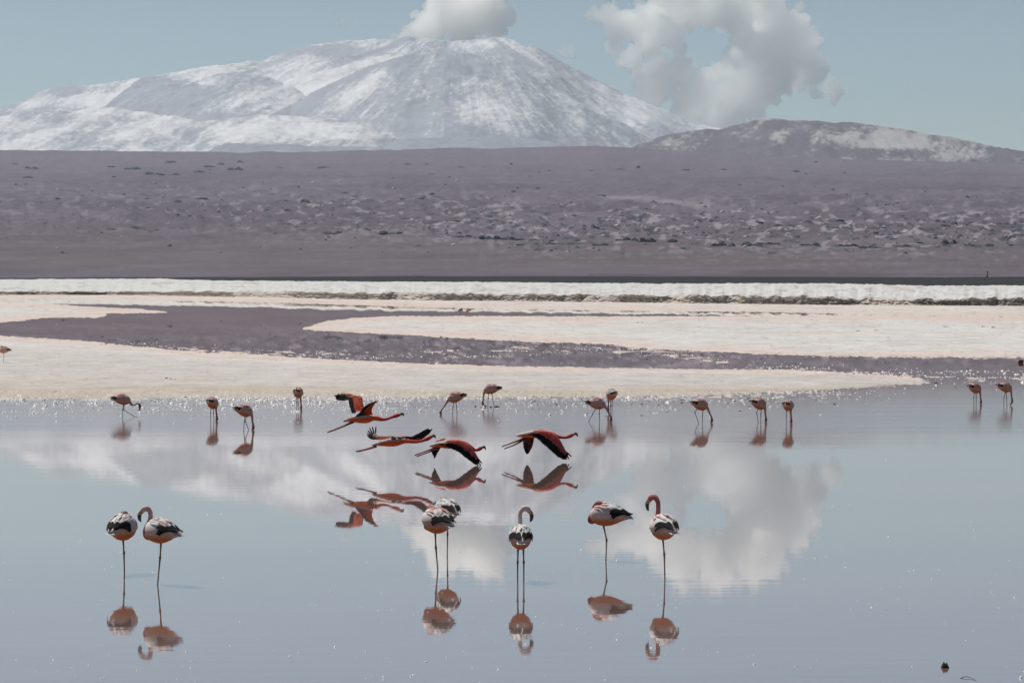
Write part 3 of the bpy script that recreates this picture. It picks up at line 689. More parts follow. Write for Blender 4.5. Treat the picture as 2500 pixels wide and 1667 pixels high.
GF = 'flamingos resting in the shallow water'
one = (dict(),)
flamingo(301, 1400, 74, 'white and pink flamingo asleep on one leg, back turned, beside one arching its neck', 'tucked', .07, size=1.1, legs=(dict(foot=.03, hock=.02, hip=-.01),), cat_group=GF, seed=1, palette=dict(belly=(.95, .42, .2), plume=(1.0, .94, .92), back=(1., .93, .90), head=(.55, .42, .4), neck=(.5, .34, .32)))
flamingo(391, 1426, 141, 'pale flamingo with arched neck and black tipped bill beside a sleeping one', 'arch', -.04, legs=(dict(foot=.045, hock=.0, hip=-.02, hz=.28),), cat_group=GF, seed=2, palette=dict(neck=(.85, .5, .48), head=(.95, .72, .69), lobe=(.5, .17, .18)), head_yaw=32)
flamingo(1066, 1392, 124, 'pink streaked flamingo asleep on one leg in front of a whiter one', 'tucked', .02, size=1.08, legs=(dict(foot=-.03, hock=.015, hip=.03),), cat_group=GF, seed=3, palette=dict(streaky=.45, head=(.6, .22, .22), neck=(.6, .2, .2), flank=(.72, .5, .48)))
flamingo(1092, 1354, 112, 'white backed sleeping flamingo half hidden behind a pink streaked one', 'tucked', 0, legs=(dict(foot=.0, hock=-.01, hip=-.02),), cat_group=GF, seed=4, palette=dict(streaky=.05, head=(.62, .55, .53), neck=(.45, .15, .15)))
flamingo(1271, 1419, 92, 'flamingo seen from behind on two legs with its white neck raised', 'up', .06, legs=(dict(y=.034, foot=.0, hock=-.01, hz=.25), dict(y=-.036, foot=.01, hock=.0, hz=.25)), cat_group=GF, seed=5, palette=dict(neck=(.86, .73, .70), head=(.88, .78, .75), lobe=(.78, .62, .58), streaky=.05, belly=(.7, .42, .30)), head_yaw=-75)
flamingo(1479, 1368, 164, 'sleeping flamingo in side view on one leg with pointed tail', 'tucked', .0, legs=(dict(foot=.0, hock=-.01, hip=.04, hz=.25),), cat_group=GF, seed=6, palette=dict(head=(.6, .27, .27), neck=(.6, .24, .24), lobe=(.5, .12, .12)))
flamingo(1619, 1412, 110, 'flamingo with deep pink upright neck standing on one leg', 'up', .0, size=1.05, legs=(dict(foot=-.05, hock=-.03, hip=.02, hz=.27),), cat_group=GF, seed=7, palette=dict(neck=(.62, .23, .23), head=(.62, .24, .25), lobe=(.62, .25, .25), streaky=.4, belly=(.7, .45, .30)), head_yaw=35)

GM = 'flamingos feeding along the salt edge'
MP = dict(back=(.86, .64, .58), flank=(.84, .54, .46), belly=(.86, .56, .40), neck=(.66, .36, .30), head=(.42, .15, .15), plume=(.86, .62, .56), streak=(.92, .19, .14), leg=(.05, .042, .045), streaky=.4, bshift=-.09, nblack=6)
def mid(px, py, hd, label, pose="feed", legs=None, pitch=10, seed=0, sink=.10, turn=0, **pal):
    q = dict(MP); q.update(pal)
    legs = legs or (dict(y=.035, foot=.0, hock=-.03), dict(y=-.035, foot=.06, hock=.02))
    return flamingo(px, py, hd, label, pose, sink, pitch, legs, q, GM, vox=.011, size=.96, detail=False, seed=seed, neck_turn=turn)
mid(300, 1018, 14, 'flamingo striding with one leg forward and its bent neck held clear of the water', 'lift', (dict(y=.03, foot=-.0, hock=.0, hip=.03), dict(y=-.03, foot=.30, hock=.02, hip=.04, hz=.24, fz=.01)), 8, 21, streaky=.25)
mid(519, 1029, 72, 'feeding flamingo seen from behind with two black wing patches like a moustache', 'under', (dict(y=.05, foot=0., hock=-.01), dict(y=-.02, foot=.05, hock=.02)), 14, 22, turn=-10)
mid(598, 1050, 34, 'feeding flamingo with crossed legs and dark pink head in the water', 'under', (dict(y=.03, foot=-.02, hock=.0, hip=.02), dict(y=-.03, foot=.10, hock=.0, hip=.03)), 14, 23)
mid(728, 1000, 78, 'red streaked feeding flamingo seen from behind closest to the salt', 'under', (dict(y=.04, foot=0., hock=-.01), dict(y=.0, foot=.03, hock=.0)), 14, 24, turn=-12, streaky=.8)
mid(1111, 1012, 172, 'red backed feeding flamingo reaching its neck forward to the water', 'reach', (dict(y=.035, foot=-.06, hock=-.05, hip=-.02), dict(y=-.035, foot=.08, hock=.06, hip=.03)), 14, 25, streaky=.8)
mid(1198, 993, 180, 'pale grey pink feeding flamingo standing on dark mud clumps', 'under', (dict(y=.035, foot=-.10, hock=-.06, hip=-.03), dict(y=-.035, foot=.08, hock=.075, hip=.06)), 8, 26, sink=.06, streaky=.1)
mid(1459, 1030, 2, 'feeding flamingo stretching one leg behind in front of a paler one', 'feed', (dict(y=.035, foot=-.24, hock=-.12, hip=-.02), dict(y=-.035, foot=.05, hock=.04, hip=.05)), 8, 27, streaky=.3)
mid(1493, 1012, 112, 'whitish flamingo partly hidden behind a feeding one with outstretched leg', 'under', (dict(y=.03, foot=0, hock=0), dict(y=-.02, foot=.02, hock=.01)), 10, 28, sink=.03, streaky=.05, neck=(.7, .55, .5), plume=(.78, .7, .68), back=(.78, .7, .68))
mid(1711, 1033, 32, 'wading flamingo with pink tail tip and one bent hind leg', 'feed', (dict(y=.035, foot=-.03, hock=-.16, hip=-.06, hz=.33), dict(y=-.035, foot=.02, hock=.025, hip=.05)), 12, 29, streaky=.5)
mid(1854, 1031, 38, 'crimson backed feeding flamingo with its raised knee bent', 'under', (dict(y=.03, foot=.0, hock=-.07, hip=.0, hz=.3), dict(y=-.03, foot=.02, hock=.02, hip=.04)), 14, 30, streaky=.7)
mid(1924, 1035, 68, 'whitish feeding flamingo seen from behind near a crimson backed one', 'under', (dict(y=.045, foot=0, hock=0),), 10, 31, turn=-8, streaky=.2)
mid(2381, 987, 38, 'red backed feeding flamingo turned half away next to a taller one', 'under', (dict(y=.04, foot=-.01, hock=-.02), dict(y=-.035, foot=.0, hock=.0)), 14, 32, sink=.10, turn=-8, streaky=.8)
mid(2455, 990, 26, 'tall feeding flamingo with bright red back and slender crossed legs', 'under', (dict(y=.03, foot=-.04, hock=-.035, hip=.03), dict(y=-.03, foot=.03, hock=.01, hip=.0)), 12, 33, sink=.04, streaky=.7)
FP = dict(MP); FP['leg'] = (.16, .13, .12)
flamingo(9, 887, 168, 'lone flamingo resting on one leg out on the white salt', 'tucked', 0, 0, (dict(),), dict(FP, streaky=.8), 'flamingos far out on the salt', vox=.012, detail=False, seed=41)
flamingo(1125, 770, 25, 'tiny distant flamingo with lowered tail near the far salt bank', 'tucked', 0, -14, (dict(),), dict(FP), 'flamingos far out on the salt', vox=.014, detail=False, seed=42)
flamingo(1142, 772, 150, 'tiny distant flamingo hanging its neck near the far salt bank', 'under', 0, 0, (dict(),), dict(FP, head=(.6, .25, .25)), 'flamingos far out on the salt', vox=.014, detail=False, seed=43)

# ---- the four in flight
RED = np.array([.98, .13, .06]); CRIM = np.array([.60, .085, .09]); ORANGE = np.array([.98, .24, .07]); WHT = np.array([1., .84, .80]); DKB = np.array([.03, .02, .02])
def flyer(label, zo, zs, cpy, origin, spine, bill, legs, wings, seed=0):
    """shapes read from an enlarged view (origin zo, scale zs); cpy = row of the water below the bird"""
    pm = ppm(cpy); k = 1.0 / (zs * pm)
    ox, oy = origin
    px0, py0 = zo[0] + ox / zs, zo[1] + oy / zs
    Dist = float(ground(px0, cpy)[1])
    loc = at(px0, py0, Dist)
    root = empty('flying_flamingo', tuple(float(a) for a in loc))
    L = lambda x, y, d=0.0: np.array([(x - ox) * k, d, -(y - oy) * k])
    sp = np.array([np.append(L(x, y), r) for x, y, r in spine]); nk = len(sp) - 7; sp[nk:, 3] *= 1.18; q = cr(sp, 6)
    v, f = sweep(q[:, :3], np.maximum(q[:, 3], .004), 14, [(1.08, 1)] * len(q)); n = len(q)
    me = fuse(v, f, .009); co = coords(me); me.name = 'body'
    idx = np.linalg.norm(co[:, None] - q[None, :, :3], axis=2).argmin(1); t = idx / (n - 1)
    up = (co[:, 2] - q[idx, 2]) / np.maximum(q[idx, 3], .01)
    c = mixc(ORANGE * np.array([1, .85, .7]), RED, sstep(-.6, .5, up)); c = mixc(c, WHT * .9, sstep(.1, .7, up) * sstep(.52, .4, t)); c = mixc(c, WHT, sstep(.13, .05, t))
    c = mixc(c, CRIM, sstep(.5, .62, t))
    setcol(me, np.clip(c * 1.15, 0, 1.2)); link('body', me, M['feather'], root)
    bb = cr([L(*b_) for b_ in bill], 5); rb = np.interp(np.linspace(0, 1, len(bb)), [0, .4, .7, 1], [.026, .024, .019, .004])
    cut = 2
    v, f = sweep(bb[:cut + 1], rb[:cut + 1], 8); bl = link('bill', mesh('bill', v, f, np.tile(YEL, (len(v), 1))), M['bill'], root)
    v, f = sweep(bb[cut:], rb[cut:] * 1.03, 8); link('bill_tip', mesh('bill_tip', v, f, np.tile(BLACK, (len(v), 1))), M['bill'], bl)
    for i, lg in enumerate(legs):
        d = -.025 if i else .025
        pts = [L(x, y, d) for x, y in lg]; m_ = pts[0] * .45 + pts[1] * .55
        q2 = cr(np.array([np.append(a, r) for a, r in zip([pts[0]] + pts[1:], [.022, .015, .012, .011][:len(pts)])]), 5)
        v, f = sweep(q2[:, :3], q2[:, 3], 8); leg = link('leg', mesh('leg', v, f, np.tile((.24, .05, .038), (len(v), 1))), M['leg'], root)
        e1 = pts[-1]; dr = pts[-1] - pts[-2]; dr /= np.linalg.norm(dr)
        st = e1 - dr * .085
        tv_ = [sweep([st + np.array([0, a * .2, 0]), st + dr * .05 + np.array([0, a, .004]), e1 + np.array([0, a * .8, -.006 + abs(a) * .3])], [.012, .014, .004], 6) + (np.array([.22, .045, .035]),) for a in (-.015, 0, .015)]
        v, f, cc = join(tv_); link('foot', mesh('foot', v, f, cc), M['leg'], leg)
    # tail coverts, white plumes trailing off the back
    parts = []; rnd = random.Random(seed)
    i0, i1 = int(n * .28), 1
    for j in range(46):
        a = rnd.uniform(-1, 1); s0 = rnd.randint(int(n * .14), int(n * .42)); s1 = max(0, s0 - int(n * .16))
        P_, N_ = [], []
        for m_ in range(4):
            fr = m_ / 3; ii = int(s0 + (s1 - s0) * fr); th = a * 1.2
            P_.append(q[ii, :3] + (q[ii, 3] + .008 + .006 * fr) * np.array([0, math.sin(th), math.cos(th)])); N_.append(np.array([0, math.sin(th), math.cos(th)]))
        parts.append(leafstrip(P_, np.array([.6, 1, .9, .15]) * .013, N_) + (np.clip((WHT * 1.08 if rnd.random() < .85 else np.array([.72, .3, .24])) * rnd.uniform(.75, 1.12), 0, 1),))
    v, f, cc = join(parts); link('back_plumes', mesh('back_plumes', v, f, cc), M['feather'], root)
    for w in wings:
        st = w['st']; LE = cr([L(a, b_, d) for a, b_, _, _, d in st], 5); TE = cr([L(c0, d0, d + w.get('tilt', 0)) for _, _, c0, d0, d in st], 5)
        fr = np.interp(np.linspace(0, 1, len(LE)), np.linspace(0, 1, len(w['cov'])), w['cov'])
        ns = len(LE); V, Fc, C = [], [], []; nch = 6
        for i in range(ns):
            ch = TE[i] - LE[i]; sp_ = LE[min(i + 1, ns - 1)] - LE[max(i - 1, 0)]; nr = np.cross(sp_, ch); nr /= np.linalg.norm(nr) + 1e-9
            if nr[2] < 0: nr = -nr
            for sd in (1, -1):
                for j in range(nch):
                    u_ = j / (nch - 1); th = .016 * math.sin(math.pi * min(1, u_ * .8 + .2)) ** .6 * (1 - .5 * i / ns)
                    V.append(LE[i] + ch * (fr[i] + .06) * u_ + nr * (.02 * math.sin(math.pi * u_) * (1 - .5 * i / ns) + sd * th * .5))
                    base = mixc(w.get('c0', RED), w.get('c1', CRIM), np.array(min(1, i / ns * 1.1)))
                    scal = 1 + .16 * math.sin(u_ * 17 + (i % 3) * 2.0) * math.cos(i * 1.9)
                    C.append(base * scal * (1.06 if u_ < .3 else .92))
        row = nch * 2
        for i in range(ns - 1):
            for s_i in range(2):
                o_ = s_i * nch
                for j in range(nch - 1): Fc.append((i * row + o_ + j, i * row + o_ + j + 1, (i + 1) * row + o_ + j + 1, (i + 1) * row + o_ + j))
            Fc.append((i * row, (i + 1) * row, (i + 1) * row + nch, i * row + nch)); Fc.append((i * row + nch - 1, i * row + 2 * nch - 1, (i + 1) * row + 2 * nch - 1, (i + 1) * row + nch - 1))
        wing = link('wing', mesh('wing', V, Fc, np.clip(np.array(C), 0, 1.35)), M['wing'], root)
        parts = []
        for j in range(90):                       # small overlapping covert feathers on both faces
            i = rnd.randint(1, ns - 3); u_ = rnd.uniform(.05, .85); ch = TE[i] - LE[i]; cl = np.linalg.norm(ch)
            if fr[i] * cl < .02: continue
            sp_ = LE[i + 1] - LE[i - 1]; nr = np.cross(sp_, ch); nr /= np.linalg.norm(nr) + 1e-9; sgn = 1 if j % 2 else -1
            a0 = LE[i] + ch * fr[i] * u_ + nr * sgn * (.012 + .018 * math.sin(math.pi * u_) * (1 if nr[2] * sgn > 0 else -.6)) ; a0 = a0 + sp_ / np.linalg.norm(sp_) * rnd.uniform(-.02, .02)
            dv = ch / cl * .05; P_ = [a0, a0 + dv * .5 + nr * sgn * .002, a0 + dv + nr * sgn * .003]
            cc_ = mixc(w.get('c0', RED), w.get('c1', CRIM), np.array(min(1, i / ns * 1.1))) * rnd.uniform(.6, 1.35)
            if rnd.random() < .15: cc_ = cc_ * .5 + np.array([.35, .2, .18])
            parts.append(leafstrip(P_, [.009, .012, .003], [nr * sgn] * 3) + (np.clip(cc_, 0, 1),))
        if parts:
            v, f, cc = join(parts); link('covert_feathers', mesh('covert_feathers', v, f, cc), M['wing'], wing)
        nfe = w.get('n', 20)
        def fth(a, b_, nr, wd_, colr):
            dirv = b_ - a
            P_ = [a + dirv * t_ for t_ in (0, .25, .5, .75, .92, 1.0)]
            v, f = leafstrip(P_, wd_ * np.array([.8, 1, 1, .95, .7, .12]), [nr] * 6)
            link('flight_feather', mesh('flight_feather', v, f, np.tile(colr, (len(v), 1))), M['wing'], wing)
        for m_ in range(nfe):
            g = m_ / (nfe - 1) * (ns - 1); i = int(min(g, ns - 2)); a_ = g - i
            le = LE[i] * (1 - a_) + LE[i + 1] * a_; te = TE[i] * (1 - a_) + TE[i + 1] * a_; fr_ = fr[i] * (1 - a_) + fr[i + 1] * a_
            sp_ = LE[i + 1] - LE[i]; sp_ = sp_ / (np.linalg.norm(sp_) + 1e-9); nr = np.cross(sp_, te - le); nr /= np.linalg.norm(nr) + 1e-9
            if nr[2] < 0: nr = -nr
            seg = np.linalg.norm(LE[-1] - LE[0]) / nfe + np.linalg.norm(TE[-1] - TE[0]) / nfe
            st_ = le + (te - le) * max(fr_ - .12, 0) + nr * .004 * (m_ % 2); en = te + (te - le) * rnd.uniform(-.03, .03) + nr * .004 * (m_ % 2)
            fth(st_, en, nr, max(seg * .52, .012), w.get('black', BLACK) * rnd.uniform(.8, 1.5))
        for (ax, ay, bx_, by_, d) in w.get('fingers', ()):
            a, b_ = L(ax, ay, d), L(bx_, by_, d * 1.12); sp_ = b_ - a; nr = np.cross(sp_, np.array([0, 1., 0])); nr = np.cross(np.cross(sp_, np.array([0, 1., 0])), sp_); nr /= np.linalg.norm(nr) + 1e-9
            fth(a, b_, nr, .0125, BLACK)
    tag(root, label, 'flamingo', 'flamingos flying low over the lagoon')
    return root
Z4, S4 = (780, 940), 7.84; Z5, S5 = (990, 1020), 5.345
flyer('flying flamingo with both wings raised high showing their red undersides', Z4, S4, 1128, (860, 650),
      [(450, 705, .008), (560, 670, .035), (680, 655, .06), (800, 650, .08), (920, 640, .083), (1020, 622, .06), (1100, 635, .042), (1200, 658, .028), (1300, 645, .023), (1390, 612, .022), (1450, 592, .031), (1520, 570, .028), (1560, 556, .014)],
      [(1535, 562), (1575, 548), (1600, 560), (1622, 592)],
      [[(650, 695), (510, 757), (300, 842), (150, 905)], [(660, 700), (520, 762), (310, 850), (165, 900)]],
      [dict(st=[(850, 500, 610, 515, .05), (842, 420, 572, 430, .12), (818, 320, 545, 340, .2), (795, 238, 525, 285, .27), (690, 218, 440, 298, .33), (580, 183, 350, 303, .38), (470, 186, 295, 290, .42), (290, 210, 288, 240, .45)], cov=(.76, .74, .72, .68, .5, .4, .18, .0), c0=RED * 1.05, c1=np.array([.75, .36, .22]), n=20),
       dict(st=[(1025, 565, 690, 602, -.05), (1008, 500, 760, 540, -.12), (1022, 430, 832, 450, -.2), (1062, 360, 895, 392, -.28), (1110, 308, 985, 343, -.35), (1155, 288, 1062, 308, -.42)], cov=(.62, .58, .55, .5, .45, .6), c0=RED, c1=ORANGE, n=14)], 51)
flyer('flying flamingo with far wing fanned upward behind a bird skimming the water', Z4, S4, 1146.5, (1400, 1095),
      [(1000, 1150, .008), (1100, 1128, .034), (1220, 1108, .058), (1340, 1098, .075), (1460, 1088, .077), (1570, 1070, .06), (1650, 1068, .044), (1740, 1078, .03), (1850, 1085, .024), (1960, 1067, .022), (2020, 1045, .027), (2080, 1020, .032), (2140, 985, .027), (2165, 972, .014)],
      [(2145, 980), (2185, 966), (2205, 980), (2227, 1018)],
      [[(1090, 1160), (920, 1215), (780, 1250), (690, 1272)], [(1095, 1165), (925, 1222), (790, 1258), (700, 1270)]],
      [dict(st=[(1430, 975, 1340, 1045, .05), (1200, 985, 1180, 1050, .18), (1120, 985, 1050, 1055, .28), (1068, 955, 950, 1050, .36), (1060, 935, 900, 1005, .4)], cov=(.8, .7, .5, .15, .05), c0=np.array([.74, .25, .15]), c1=np.array([.75, .45, .4]), n=14,
            fingers=((1000, 1000, 878, 940, .4), (1005, 990, 893, 890, .41), (1010, 985, 930, 835, .42), (1030, 975, 985, 818, .43), (1050, 965, 1056, 815, .44), (1000, 1010, 880, 985, .39))),
       dict(st=[(1640, 1003, 1380, 1012, -.06), (1760, 1032, 1620, 983, -.12), (1880, 1037, 1740, 985, -.18), (1980, 1012, 1850, 935, -.25), (2080, 930, 1980, 862, -.33), (2130, 880, 2055, 830, -.38)], cov=(.8, .5, .25, .15, .08, .05), c0=RED * 1.1, c1=ORANGE * .8, n=14,
            fingers=((2090, 920, 2168, 808, -.38), (2060, 915, 2150, 830, -.38), (2030, 900, 2098, 818, -.37)))], 52)
flyer('flying flamingo with wings pressed down, leading bird close behind its bill', Z5, S5, 1133.5, (640, 345),
      [(305, 373, .008), (380, 358, .034), (460, 350, .058), (560, 348, .076), (660, 345, .08), (760, 352, .066), (840, 382, .042), (890, 412, .027), (920, 421, .022), (950, 412, .028), (985, 394, .030), (1005, 385, .014)],
      [(994, 390), (1020, 378), (1035, 388), (1047, 416)],
      [[(410, 380), (300, 422), (200, 458), (118, 490)], [(410, 395), (310, 440), (220, 474), (145, 503)]],
      [dict(st=[(520, 272, 380, 330, .05), (490, 330, 350, 375, .13), (455, 395, 332, 420, .19), (425, 440, 335, 465, .24), (395, 490, 355, 500, .28), (380, 528, 368, 522, .31)], cov=(.7, .5, .2, .1, .05, .0), c0=RED, c1=DKB, n=12),
       dict(st=[(600, 290, 440, 345, -.05), (700, 283, 560, 378, -.1), (800, 310, 640, 412, -.14), (852, 350, 720, 460, -.18), (892, 410, 800, 522, -.21), (930, 470, 872, 572, -.24), (960, 525, 915, 598, -.26)], cov=(.62, .52, .52, .5, .4, .25, .1), c0=np.array([1.3, .26, .2]), c1=np.array([.95, .22, .2]), n=22,
            fingers=((945, 520, 1002, 580, -.26), (930, 540, 987, 607, -.26), (915, 560, 957, 614, -.26)))], 53)
flyer('flying flamingo with long wings swept down ahead of three others', Z5, S5, 1124, (1740, 220),
      [(1440, 240, .008), (1500, 230, .034), (1580, 222, .053), (1680, 214, .07), (1780, 210, .075), (1880, 218, .062), (1950, 235, .043), (2010, 250, .026), (2080, 256, .022), (2120, 247, .027), (2165, 228, .031), (2200, 213, .015)],
      [(2188, 218), (2218, 204), (2235, 215), (2247, 246)],
      [[(1540, 270), (1400, 322), (1330, 348), (1255, 376)], [(1550, 280), (1430, 345), (1360, 374), (1290, 403)]],
      [dict(st=[(1680, 250, 1520, 245, .06), (1670, 320, 1533, 335, .13), (1652, 390, 1540, 400, .19), (1622, 440, 1558, 450, .23), (1600, 468, 1578, 480, .26)], cov=(.6, .4, .25, .12, .0), c0=np.array([.35, .1, .06]), c1=DKB, black=np.array([.035, .018, .016]), n=12),
       dict(st=[(1740, 163, 1590, 205, -.05), (1850, 163, 1700, 255, -.1), (1950, 205, 1800, 342, -.15), (2002, 260, 1890, 422, -.19), (2042, 330, 1960, 482, -.22), (2085, 410, 2030, 522, -.25), (2108, 450, 2072, 530, -.27)], cov=(.62, .55, .52, .5, .42, .28, .1), c0=np.array([1.3, .26, .2]), c1=np.array([.8, .18, .18]), n=24,
            fingers=((2095, 430, 2163, 494, -.27), (2085, 450, 2133, 528, -.27), (2068, 470, 2100, 535, -.27)))], 54)

# ------------------------------------------------------------------ small things
def lump(name, px, py, w, d, h, colr, label, cat, group=None, seed=0, rz=0, z0=0.0, m='mud', bumps=((-.3, .95, .55), (.42, .85, .5))):
    bm = bmesh.new(); bmesh.ops.create_icosphere(bm, subdivisions=3, radius=1)
    rnd = random.Random(seed)
    for v in bm.verts:
        x, y, z = v.co
        top = max(b_[1] * math.exp(-((x - b_[0]) / b_[2]) ** 2) for b_ in bumps)
        v.co = Vector((x * (1 + rnd.uniform(-.05, .05)), y * (1 + rnd.uniform(-.06, .06)), (z if z < 0 else z * top) * (1 + rnd.uniform(-.06, .06))))
    me = bpy.data.meshes.new(name); bm.to_mesh(me); bm.free()
    me.polygons.foreach_set('use_smooth', [True] * len(me.polygons)); setcol(me, np.tile(colr, (len(me.vertices), 1)))
    o = link(name, me, M[m]); o.location = gpt(px, py, z0); o.scale = (w / 2, d / 2, h); o.rotation_euler = (0, 0, rz)
    return tag(o, label, cat, group)
p_ = ppm(1629)
lump('rock', 2307, 1629, 21 / p_, .07, 16 / p_, (.02, .022, .026), 'small black two humped stone poking out of the still water', 'stone', seed=1)
for k, (px, py, w) in enumerate(((1161, 992.5, 7), (1183, 992, 15), (1198, 994.5, 8), (1213, 993, 16))):
    pm = ppm(py); lump('mud_clump', px, py, w / pm, .12, 3.2 / pm, (.06, .05, .045), 'flat dark mud clump around the pale grey pink feeding flamingo', 'mud', 'mud clumps in the shallows', seed=10 + k, bumps=((0, .9, .8), (.4, .6, .3)))
for k, (px, py, w, h) in enumerate(((407, 923, 12, 4), (418, 924.5, 8, 3), (428, 925, 7, 2.5))):
    pm = ppm(py); lump('mud_clump', px, py + 1, w / pm, .14, h / pm, (.12, .10, .085), 'dark crumb of mud lying on the broad near salt flat', 'mud', 'mud crumbs on the near salt', seed=20 + k, z0=.02, bumps=((-.3, .9, .4), (.45, .6, .3)))
for k, (px, py, w, h) in enumerate(((1557, 787, 8, 2.2), (1568, 787, 7, 2.2), (2400, 797, 12, 3), (2425, 799, 14, 3.5), (2310, 797, 22, 2), (2095, 807, 14, 2.5), (2140, 806, 16, 2.5))):
    pm = ppm(py); lump('mud_clump', px, py + 1, w / pm, .35, h / pm, (.2, .17, .15), 'dark crust patch lying on the far salt flat', 'mud', 'crust patches on the far salt', seed=30 + k, z0=.02, bumps=((-.3, .9, .5), (.5, .7, .3)))
# rust brown block in the far channel
pm = ppm(886); bw, bh = 11.5 / pm, 7.0 / pm
bm = bmesh.new(); bmesh.ops.create_cube(bm, size=1); bmesh.ops.scale(bm, vec=(bw, bw * .7, bh * 1.25), verts=bm.verts)
bmesh.ops.bevel(bm, geom=bm.edges[:], offset=.012, segments=2, affect='EDGES')
for v in bm.verts: v.co.x += .02 * math.sin(v.co.z * 30)
me = bpy.data.meshes.new('block'); bm.to_mesh(me); bm.free(); setcol(me, np.tile((.20, .055, .02), (len(me.vertices), 1)))
blk = empty('marker_block', gpt(2492, 886)); o = link('block_body', me, M['mud'], blk); o.location = (0, 0, bh * .45)
v, f = sweep([(-bw * .53, -.02, -.01), (-bw * .54, -.02, bh * .5), (-bw * .53, -.02, bh)], [.012, .014, .01], 6); link('salt_crust', mesh('salt_crust', v, f, np.tile((.75, .72, .68), (len(v), 1))), M['crumb'], blk)
tag(blk, 'small rust brown block standing in the channel beyond the feeding birds', 'block')
# dark twig in the near water
q = cr([gpt(2345, 1655), gpt(2358, 1654) + Vector((0, 0, .012)), gpt(2372, 1656) + Vector((0, 0, .006)), gpt(2384, 1661)], 6)
v, f = sweep(q, np.linspace(.0035, .0015, len(q)), 6); tag(link('twig', mesh('twig', v, f, np.tile((.07, .06, .06), (len(v), 1))), M['mud']), 'thin curved dark twig at the water surface near the black stone', 'twig')
# post on the far dark shore
x, y, z = plain_at(2411, 677); mpp = y / F; post = empty('marker_post', (x, y, z - .1))
v, f = sweep([(0, 0, -.2), (0, 0, 8 * mpp), (.0, 0, 15 * mpp)], [.8 * mpp, .7 * mpp, .5 * mpp], 8); link('pole', mesh('pole', v, f, np.tile((.05, .05, .05), (len(v), 1))), M['rock'], post)
v, f = sweep([(0, 0, 10.5 * mpp), (0, 0, 12 * mpp), (0, 0, 14.5 * mpp), (0, 0, 16 * mpp)], [.3 * mpp, 1.7 * mpp, 1.8 * mpp, .4 * mpp], 8); link('sign_plate', mesh('sign_plate', v, f, np.tile((.02, .02, .02), (len(v), 1))), M['rock'], post)
v, f = sweep([(-1.5 * mpp, 0, -.2), (-1.6 * mpp, 0, 3 * mpp), (-1.5 * mpp, 0, 5.5 * mpp)], [1.6 * mpp, 1.8 * mpp, .4 * mpp], 8); link('stone_foot', mesh('stone_foot', v, f, np.tile((.05, .045, .05), (len(v), 1))), M['rock'], post)
tag(post, 'thin dark marker post standing on the far dark shore', 'post')

# crumbs of salt and mud, foam flecks, sun glints painted white: nobody could count them
def crumbs(name, pts, sizes, colr, label, m='crumb', flat=.7, seed=1):
    r = np.random.RandomState(seed); n = len(pts)
    base = np.array([(1, 0, 0), (-.5, .87, 0), (-.5, -.87, 0), (.1, .1, 1), (-.9, 0, .35), (.45, -.7, .4), (.4, .75, .45)])
    faces = [(0, 6, 3), (6, 4, 3), (4, 5, 3), (5, 0, 3), (0, 1, 6), (1, 4, 6), (1, 2, 4), (2, 5, 4), (2, 0, 5)]
    V = base[None] * (1 + r.uniform(-.3, .3, (n, 7, 3))); a = r.uniform(0, 6.28, n); ca, sa = np.cos(a)[:, None], np.sin(a)[:, None]
    V = np.stack([V[..., 0] * ca - V[..., 1] * sa, V[..., 0] * sa + V[..., 1] * ca, V[..., 2] * flat - .15], -1) * np.asarray(sizes)[:, None, None] + np.asarray(pts)[:, None, :]
    Fc = (np.array(faces)[None] + (np.arange(n) * 7)[:, None, None]).reshape(-1, 3)
    me = bpy.data.meshes.new(name); me.vertices.add(n * 7); me.vertices.foreach_set('co', V.astype(np.float32).ravel())
    me.loops.add(len(Fc) * 3); me.polygons.add(len(Fc)); me.loops.foreach_set('vertex_index', Fc.astype(np.int32).ravel()); me.polygons.foreach_set('loop_start', np.arange(0, len(Fc) * 3, 3, dtype=np.int32)); me.update(calc_edges=True)
    setcol(me, np.repeat(np.clip(np.array(colr)[None] * r.uniform(.8, 1.05, (n, 1)), 0, 1.45), 7, 0))
    return tag(link(name, me, M[m]), label, kind='stuff')
r = np.random.RandomState(3)
def scatter(n, px0, px1, fy, keep):
    a = r.uniform(px0, px1, n); b_ = fy(a, n); k = keep(a, b_) > r.rand(n); a, b_ = a[k], b_[k]
    x, y = ground(a, b_); return np.stack([x, y, np.zeros(len(a))], 1)
A1 = scatter(16000, -200, 2700, lambda a, n: interp(a, [(-200, 965), (1600, 963), (2100, 940), (2300, 905), (2700, 900)]) + np.abs(r.normal(0, 1, n)) * 22, lambda a, b_: np.clip(.25 + 1.3 * fbm(a / 60, b_ / 5, 3, 301), 0, 1) * (1 - .5 * (a > 2150)) * (.35 + .65 * (a < 1000)))
A2 = scatter(5200, 300, 2600, lambda a, n: interp(a, [(300, 846), (700, 868), (1100, 872), (1500, 846), (1900, 902), (2200, 915), (2600, 925)]) + r.normal(0, 7, n), lambda a, b_: sstep(.0, .35, fbm(a / 45, b_ / 3, 3, 311)))
cr_pts = np.vstack([A1, A2])
crumbs('salt_crumbs_glints', cr_pts, r.gamma(2.2, .0085, len(cr_pts)) + .008, (1.4, 1.37, 1.32), 'white salt crumbs, foam and painted sun glints strewn along the water edges', flat=.75)  # extra bright white, so the crumbs also stand in for sun sparkle
A3 = scatter(2600, -200, 2700, lambda a, n: interp(a, [(-200, 972), (1600, 968), (2100, 945), (2300, 910), (2700, 905)]) + np.abs(r.normal(0, 1, n)) * 18, lambda a, b_: np.clip(.2 + 1.2 * fbm(a / 50, b_ / 5, 3, 321), 0, 1))
crumbs('mud_crumbs', A3, r.gamma(2, .009, len(A3)) + .006, (.10, .085, .08), 'dark mud crumbs among the salt at the water edge', 'mud', .5, 2)
